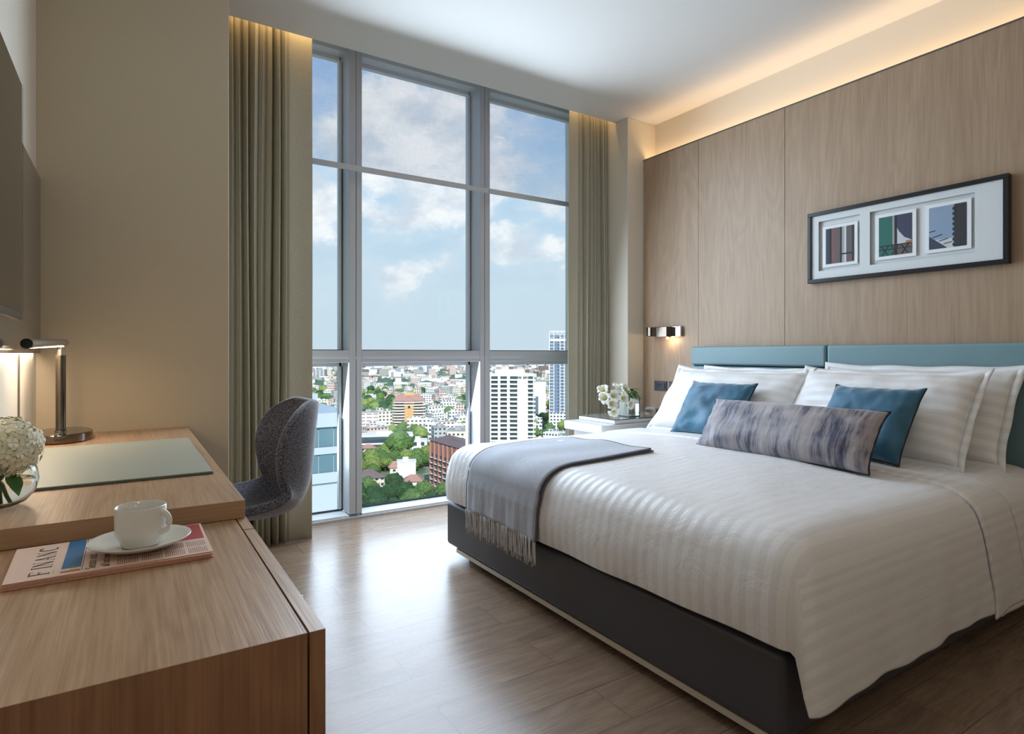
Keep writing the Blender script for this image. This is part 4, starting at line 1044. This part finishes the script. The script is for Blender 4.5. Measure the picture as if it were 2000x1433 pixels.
# grey glass high-rise by the right curtain
gt = croot('glass_tower', 1089, 567, 'slim grey high-rise rising above the horizon beside the right curtain', 'tower')
MB().box(-7.5, 9, 0, 16, 18, 92).build('tower_body', C_BLUEF, gt); MB().box(-8.2, 10, -.6, 17, 0, 18).build('podium', C_WF, gt)
b = MB()
for x in (-7.6, -3.4, 2.2, 6.2): b.box(x-.35, x+.35, -.8, 0, 18, 93)
for k in range(24): b.box(-7.8, -3.2, -.7, 0, 19+k*3.05, 19.5+k*3.05); b.box(2, 9, -.7, 0, 19+k*3.05, 19.5+k*3.05)
b.build('facade_fins', C_WHITE, gt)
b = MB(); b.box(-7.8, 9.4, -.6, .2, 94.8, 95.8)
for x in (-7.6, -4, 0, 4, 8): b.box(x-.2, x+.2, -.4, 0, 92, 95)
b.box(-7.6, 9.2, -.3, .1, 86, 88.5); b.build('roof_frame', C_WHITE, gt)
# mid-distance neighbours
def cblock(px0, px1, ytop, fwd, dep, mat, lab, rot=0, roof=C_GREY, extra=None, name='apartment_block', group=None):
    w = (px1-px0)/FPX*fwd; h = EYE-(ytop-690.95)/FPX*fwd-GZ
    o = croot(name, (px0+px1)/2, fwd, lab, 'building', group, rot)
    MB().box(-w/2, w/2, 0, dep, 0, h).build('walls', mat, o)
    b = MB(); b.box(-w/2-.3, w/2+.3, -.3, dep+.3, h, h+.5); b.box(-w*.2, w*.1, dep*.3, dep*.6, h+.5, h+2.6); b.build('roof', roof, o)
    if extra: extra(o, w, h)
    return o
cblock(1043, 1066, 745, 690, 30, C_WHITE, 'plain off-white slab block between the white tower and the grey high-rise')
cblock(704, 738, 806, 540, 14, facade('city_striped_facade', (240, 238, 232), (150, 130, 120), 6, 3, .8, .35), 'small white striped apartment block left of the tan tower')
def glassrow(o, w, h):
    MB().box(-w/2+1, w/2-6, -.3, 0, 1.5, 5.6).box(-w/2+1, w/2-6, -.3, 0, 7, 11.4).build('window_band', C_DARK, o)
cblock(704, 806, 851, 452, 18, C_WHITE, 'long low white office building with dark ribbon windows', extra=glassrow, roof=C_WHITE)
def cubewin(o, w, h):
    for (x, z) in ((-2.5, 2), (-2.5, 6.5), (3, 2), (3, 6.5)): MB().box(x-1.2, x+1.2, -.25, 0, z, z+2.6).build('window', C_DARK, o)
cblock(801, 834, 861, 440, 12, C_WHITE, 'white two-storey cube building right of the big round tree', extra=cubewin, roof=C_WHITE)
cblock(848, 873, 836, 446, 16, C_GF, 'grey six-storey apartment block behind the brick building', rot=.15)
cblock(873, 918, 842, 440, 18, C_CREAM, 'cream six-storey apartment block beside the window mullion', rot=-.1)
cblock(776, 812, 903, 352, 9, C_WHITE, 'plain white house wall among the dark trees', roof=C_WHITE, name='house')
def brick(o, w, h):
    for k in range(7):
        z = 1.6+k*2.9; b = MB()
        for i in range(9): x = -w/2+1+i*(w-2)/8.6; b.box(x, x+1.9, -1.2, 0, z, z+.25); b.box(x, x+1.9, -1.25, -1.1, z, z+.5)
        b.build('balcony', C_WHITE, o)
    b = MB()
    for k in range(7):
        for i in range(9): x = -w/2+1.1+i*(w-2)/8.6; b.box(x, x+1.6, -.15, 0, 1.9+k*2.9, 3.9+k*2.9)
    b.build('window_bank', C_DARK, o)
    b = MB()
    for i in range(10): x = -w/2+.3+i*(w-1)/9; b.box(x-.18, x+.18, -1.0, 0, 0, h)
    b.build('piers', C_BRICK, o)
    b = MB(); hipsh(b, -w/2, w/2, 0, 15, h+.5, 3.0, 0, .6); b.build('hip_roof', C_BROWN, o)
o = cblock(790, 970, 872, 300, 15, C_BRICK, 'brick-red apartment building with a dark roof just above the bed corner', rot=-1.1, extra=brick, roof=C_BROWN)
# neighbouring building close on the left
nb = empty('neighbour_building', (20, 78, GZ), 'pale neighbouring building with teal windows close behind the desk chair', 'building'); ORG[nb.name] = Vector((20, 78, 0))
nb.location = (20, 78, 0); ORG[nb.name] = Vector((20, 78, 0))
x0, x1 = 14, 24.6
MB().box(x0, x1, 78.3, 96, GZ, -8.5).box(x0, x1+.3, 77.7, 96.2, -8.4, -6.6).box(x0, x1+.2, 77.9, 78.3, -11.9, -11.0).box(x0, x1+.2, 77.8, 78.3, -15.6, -14.3).build('walls', C_NB, nb)
b = MB()
for (xa, xb) in ((14.6, 17.8), (17.95, 20.35), (20.5, 22.3), (22.45, 24.4)): b.box(xa, xb, 78.1, 78.3, -10.95, -8.5); b.box(xa, xb, 78.1, 78.3, -14.25, -11.95)
b.build('window_bank', C_TEAL, nb)
MB().box(20.5, 25.5, 99, 106, GZ, -6.4).box(20.4, 25.7, 98.8, 106.2, -6.4, -5.4).build('stair_tower', C_NB, nb); MB().box(21.2, 24.8, 98.85, 99, -8.2, -6.6).build('stair_window', C_DARK, nb)
# houses
def house(px0, px1, fwd, hh, rh, wm, rm, lab, rot=0, dep=None, name='house'):
    w = (px1-px0)/FPX*fwd; dep = dep or w*.8; o = croot(name, (px0+px1)/2, fwd, lab, 'house', None, rot)
    MB().box(-w/2, w/2, 0, dep, 0, hh).build('walls', wm, o); b = MB(); hipsh(b, -w/2, w/2, 0, dep, hh, rh, 0, 1.0); b.build('roof', rm, o); return o
house(700, 752, 326, 6.0, 4.2, C_CREAM, C_BROWN, 'house with a dark brown hipped roof at the foot of the middle pane', .35)
house(790, 824, 322, 5.2, 3.2, C_WHITE, C_RED, 'house with a red hipped roof among the dark trees')
house(762, 780, 352, 7, 3.6, C_CREAM, C_RED, 'house with a rust-coloured roof left of the plain white wall', .1)
house(706, 732, 430, 6, 2.5, C_PINK, C_RED, 'small house with an orange front left of the ribbon-window building')
def ch_(o): return o
# ---- trees
def tree_mesh(mb, c, r, seed, sub=3):
    rng = random.Random(seed); n = 7
    for k in range(n):
        a = k*2*PI/n+rng.random(); d = r*(.50 if k else 0); rr = r*rng.uniform(.42, .62) if k else r*.72
        cc = Vector(c)+Vector((cos(a)*d, sin(a)*d, rng.uniform(-.2, .22)*r+(r*.22 if k == 0 else 0)))
        res = bmesh.ops.create_icosphere(mb.bm, subdivisions=sub, radius=rr, matrix=Matrix.Translation(cc) @ Matrix.Diagonal((1, 1, .82, 1)))
        for v in res['verts']:
            dd = (v.co-cc).normalized(); v.co += dd*rr*(.22*noise.noise(v.co*(2.2/rr)+Vector((seed, 0, 0)))+.30*noise.noise(v.co*(5/rr))+.16*noise.noise(v.co*(11/rr)))
def leafy(mb, n, s_, seed):
    mb.bm.faces.ensure_lookup_table(); fs = list(mb.bm.faces); r3 = random.Random(seed)
    for f_ in r3.sample(fs, min(n, len(fs))):
        c = f_.calc_center_median(); nn_ = f_.normal
        for k in range(2):
            q = c+nn_*r3.uniform(.05, .45)+Vector([r3.uniform(-.35, .35) for _ in range(3)]); a = Vector([r3.uniform(-1, 1) for _ in range(3)]).normalized(); e = a.cross(nn_+Vector((.1, 0, 0))).normalized(); w_3 = s_*r3.uniform(.6, 1.2)
            mb.quad([q-a*w_3, q-e*w_3*.6, q+a*w_3, q+e*w_3*.6])
TM = {}
for mi, lm in enumerate((L1, L2, L3)):
    for v in range(3):
        mb = MB(); tree_mesh(mb, (0, 0, 7.2), 5.4, mi*10+v, 3); leafy(mb, 1500, .42, v); cr = mb.build('crown', lm, None, smooth=True, loc=(0, 0, 0))
        tk = MB().cyl((0, 0, 0), (0, 0, 6), .35, .25, 8).build('trunk', TRUNK, None, loc=(0, 0, 0))
        mb = MB(); tree_mesh(mb, (0, 0, 6.8), 5.4, mi*10+v, 2); leafy(mb, 420, .62, v); mb.cyl((0, 0, 0), (0, 0, 6), .4, .3, 6); sg = mb.build('tree', lm, None, smooth=True, loc=(0, 0, 0))
        TM[(mi, v)] = (cr.data, tk.data, sg.data); [D.objects.remove(q) for q in (cr, tk, sg)]
TL = {0: 'dark green tree in the leafy gardens below the window', 1: 'mid-green tree among the low city buildings', 2: 'yellow-green tree among the low city buildings'}
def tree(px, fwd, sc, mi, v, lab=None, group=None, zs=1.):
    p = ground_at(px, fwd); cr, tk, sg = TM[(mi, v)]
    lab = lab or TL[mi]; group = group or ('dark trees in the gardens', 'mid-green city trees', 'yellow-green city trees')[mi]
    if fwd < 470:
        o = D.objects.new('garden_tree', None); COL.objects.link(o)
        for (nm, me) in (('crown', cr), ('trunk', tk)): q = D.objects.new(nm, me); COL.objects.link(q); q.parent = o
    else: o = D.objects.new('city_tree', sg); COL.objects.link(o)
    o.location = p; o.scale = (sc, sc, sc*zs); o.rotation_euler = (0, 0, (px*7+fwd) % 6.28); tag(o, lab, 'tree', group); return o
tree(780, 418, 1.75, 1, 0, 'big round green tree in front of the ribbon-window building', 'large single trees')
KEY = [(940, 1060, 400, 450), (760, 840, 575, 615), (1065, 1120, 555, 600), (700, 742, 530, 570), (698, 812, 438, 480), (798, 838, 425, 462), (843, 922, 425, 470), (772, 816, 338, 366),
       (815, 940, 300, 375), (696, 756, 310, 345), (786, 828, 312, 338), (758, 784, 344, 366), (702, 735, 420, 440), (1040, 1070, 680, 730), (600, 640, 80, 110)]
def blocked(px, fwd, m=0):
    return any(a-m <= px <= b-m*0+m and c-8 <= fwd <= d+4 for a, b, c, d in KEY)
rng = random.Random(21); nt = 1
# dark garden trees just below, light belt behind them
for (f0, f1, step, mix_) in ((268, 345, 6.6, (0, 0, 0, 1)), (345, 428, 7.2, (1, 2, 2, 1, 2))):
    f = f0
    while f < f1:
        px = 690+rng.uniform(0, 20)
        while px < 905:
            if not blocked(px, f, 6) and rng.random() < .9 and not (755 < px < 812 and 388 < f < 420):
                sc = rng.uniform(.7, 1.08)
                tree(px, f+rng.uniform(-3, 3), sc, rng.choice(mix_), rng.randrange(3)); nt += 1
            px += rng.uniform(24, 40)*300/f
        f += step*rng.uniform(1.15, 1.6)
# low fabric of houses and trees beyond
HM = []
walls_ = [C_CREAM, C_WF, C_WF, C_GF, C_WF, C_CREAM, C_OR, C_WHITE]; roofs_ = [C_WHITE, C_WHITE, C_GREY, C_RED, C_WHITE, C_GREY, C_WHITE, C_GREY]
for v in range(16):
    r2 = random.Random(v); w = r2.uniform(9, 22); d = r2.uniform(9, 16); h = r2.choice((5, 6.5, 9, 12, 16)); b = MB(); b.box(-w/2, w/2, -d/2, d/2, 0, h)
    if h < 8 and v % 2: hipsh(b, -w/2, w/2, -d/2, d/2, h, r2.uniform(2, 3.5), 1, .8)
    else: b.box(-w/2-.2, w/2+.2, -d/2-.2, d/2+.2, h, h+.4, mi=1); b.box(-w*.3, w*.05, -d*.2, d*.2, h+.4, h+2.6); b.box(w*.2, w*.3, -d*.2, d*.1, h+.4, h+1.6)
    o = b.build('low_building', [walls_[v % 8], roofs_[(v*3) % 8]], None, loc=(0, 0, 0)); HM.append(o.data); D.objects.remove(o)
WN = ['cream', 'white window-lined', 'white window-lined', 'grey', 'white window-lined', 'cream', 'pale pink', 'plain white']; RN = ['white', 'white', 'grey', 'faded red', 'white', 'grey', 'white', 'grey']
HLAB = []
for v in range(16):
    r2 = random.Random(v); r2.uniform(9, 22); r2.uniform(9, 16); h = r2.choice((5, 6.5, 9, 12, 16)); hp = h < 8 and v % 2
    HLAB.append(('low ' if h < 8 else 'mid-rise ' if h > 11 else 'three-storey ')+WN[v % 8]+' building with a '+RN[(v*3) % 8]+(' hipped roof' if hp else ' flat roof')+' in the city sprawl')
HL = ['white and cream low-rise building in the sprawl beyond the trees', 'low building with a hipped roof in the sprawl beyond the trees']
f = 455; nh = 0; nt2 = 0
while f < 1240:
    px = 596+rng.uniform(0, 10)
    while px < 1118:
        sp = rng.uniform(13, 24)/f*FPX
        if not blocked(px, f, 9):
            nv_ = noise.noise(Vector((px*.011, f*.006, 4)))
            if nv_+rng.uniform(-.3, .3) > (-.04 if f < 800 else .04) and nt2 < 250:
                tree(px, f, rng.uniform(.8, 1.35), rng.choice((0, 1, 1, 2)), rng.randrange(3)); nt2 += 1
            elif nh < 290:
                k = rng.randrange(16); o = D.objects.new('low_building', HM[k]); COL.objects.link(o); p = ground_at(px, f); o.location = p
                o.rotation_euler = (0, 0, face_rot(p)+rng.choice((0, .2, -.35, .5))); q = rng.uniform(.75, 1.15); o.scale = (q, q, q*rng.uniform(.8, 1.25))
                hp = (HM[k].polygons[-1].normal.z < .99 and k % 2 == 1)
                lb = HLAB[k]; tag(o, lb, 'building', lb.split(' in the')[0]+'s'); nh += 1
        px += sp
    f *= 1+rng.uniform(.030, .045)
print('trees', nt, nt2, 'houses', nh, 'f', f)
# everything farther: uncountable sprawl and greenery
b = MB(); mats = [C_WHITE, C_CREAM, C_GF, C_PINK, C_GREY, C_BROWN, C_OR]; f = 1250
while f < 9000:
    px = 590
    while px < 1125:
        if not blocked(px, f) and noise.noise(Vector((px*.012, f*.0016, 9)))+rng.uniform(-.5, .5) < .22:
            p = ground_at(px+rng.uniform(-3, 3), f*rng.uniform(.98, 1.02)); w = rng.uniform(10, 26)*(1+f/5000); h = rng.choice((7, 9, 12, 16, 24 if f > 1700 else 12))*rng.uniform(.8, 1.2); d = w*.7
            b.box(-w/2, w/2, -d/2, d/2, 0, h, mi=rng.choice((0, 0, 0, 1, 2, 3, 4, 2, 4, 1, 0, 0, 6, 5)), mat=Matrix.Translation(p) @ Matrix.Rotation(face_rot(p)+rng.uniform(-.4, .4), 4, 'Z'))
        px += rng.uniform(15, 32)*(1+f/5000)/f*FPX
    f *= 1.028
tag(b.build('distant_city', mats, None), 'pale distant city sprawl stretching to the horizon', 'city', kind='stuff')
b = MB(); f = 1250
while f < 7500:
    px = 590
    while px < 1125:
        if noise.noise(Vector((px*.012, f*.0016, 9)))+rng.uniform(-.4, .4) > .02:
            p = ground_at(px, f*rng.uniform(.98, 1.02)); r = rng.uniform(9, 20)*(1+f/5000)
            bmesh.ops.create_icosphere(b.bm, subdivisions=1, radius=1, matrix=Matrix.Translation(p+Vector((0, 0, 3))) @ Matrix.Diagonal((r, r, 8, 1)))
        px += rng.uniform(18, 40)*(1+f/5000)/f*FPX
    f *= 1.03
tag(b.build('distant_treetops', [leafmat('foliage_far', (72, 104, 82), (112, 138, 104))], None, smooth=True), 'green tree belts between the distant buildings', 'trees', kind='stuff')
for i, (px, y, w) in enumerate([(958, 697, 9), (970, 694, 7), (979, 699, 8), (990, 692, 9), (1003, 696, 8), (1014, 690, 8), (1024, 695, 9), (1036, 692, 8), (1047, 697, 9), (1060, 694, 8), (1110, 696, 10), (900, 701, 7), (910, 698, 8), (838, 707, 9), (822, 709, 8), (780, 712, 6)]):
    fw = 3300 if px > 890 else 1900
    cblock(px-w/2, px+w/2, y if px > 890 else y+8, fw, 40, C_SKYB if i % 3 else C_SKYG, 'office tower tinted hazy blue-grey on the far skyline' if px > 890 else 'grey mid-rise slab in the sprawl behind the tan tower', name='skyline_tower', roof=C_SKYG, group='far skyline towers' if px > 890 else 'grey slabs in the sprawl')
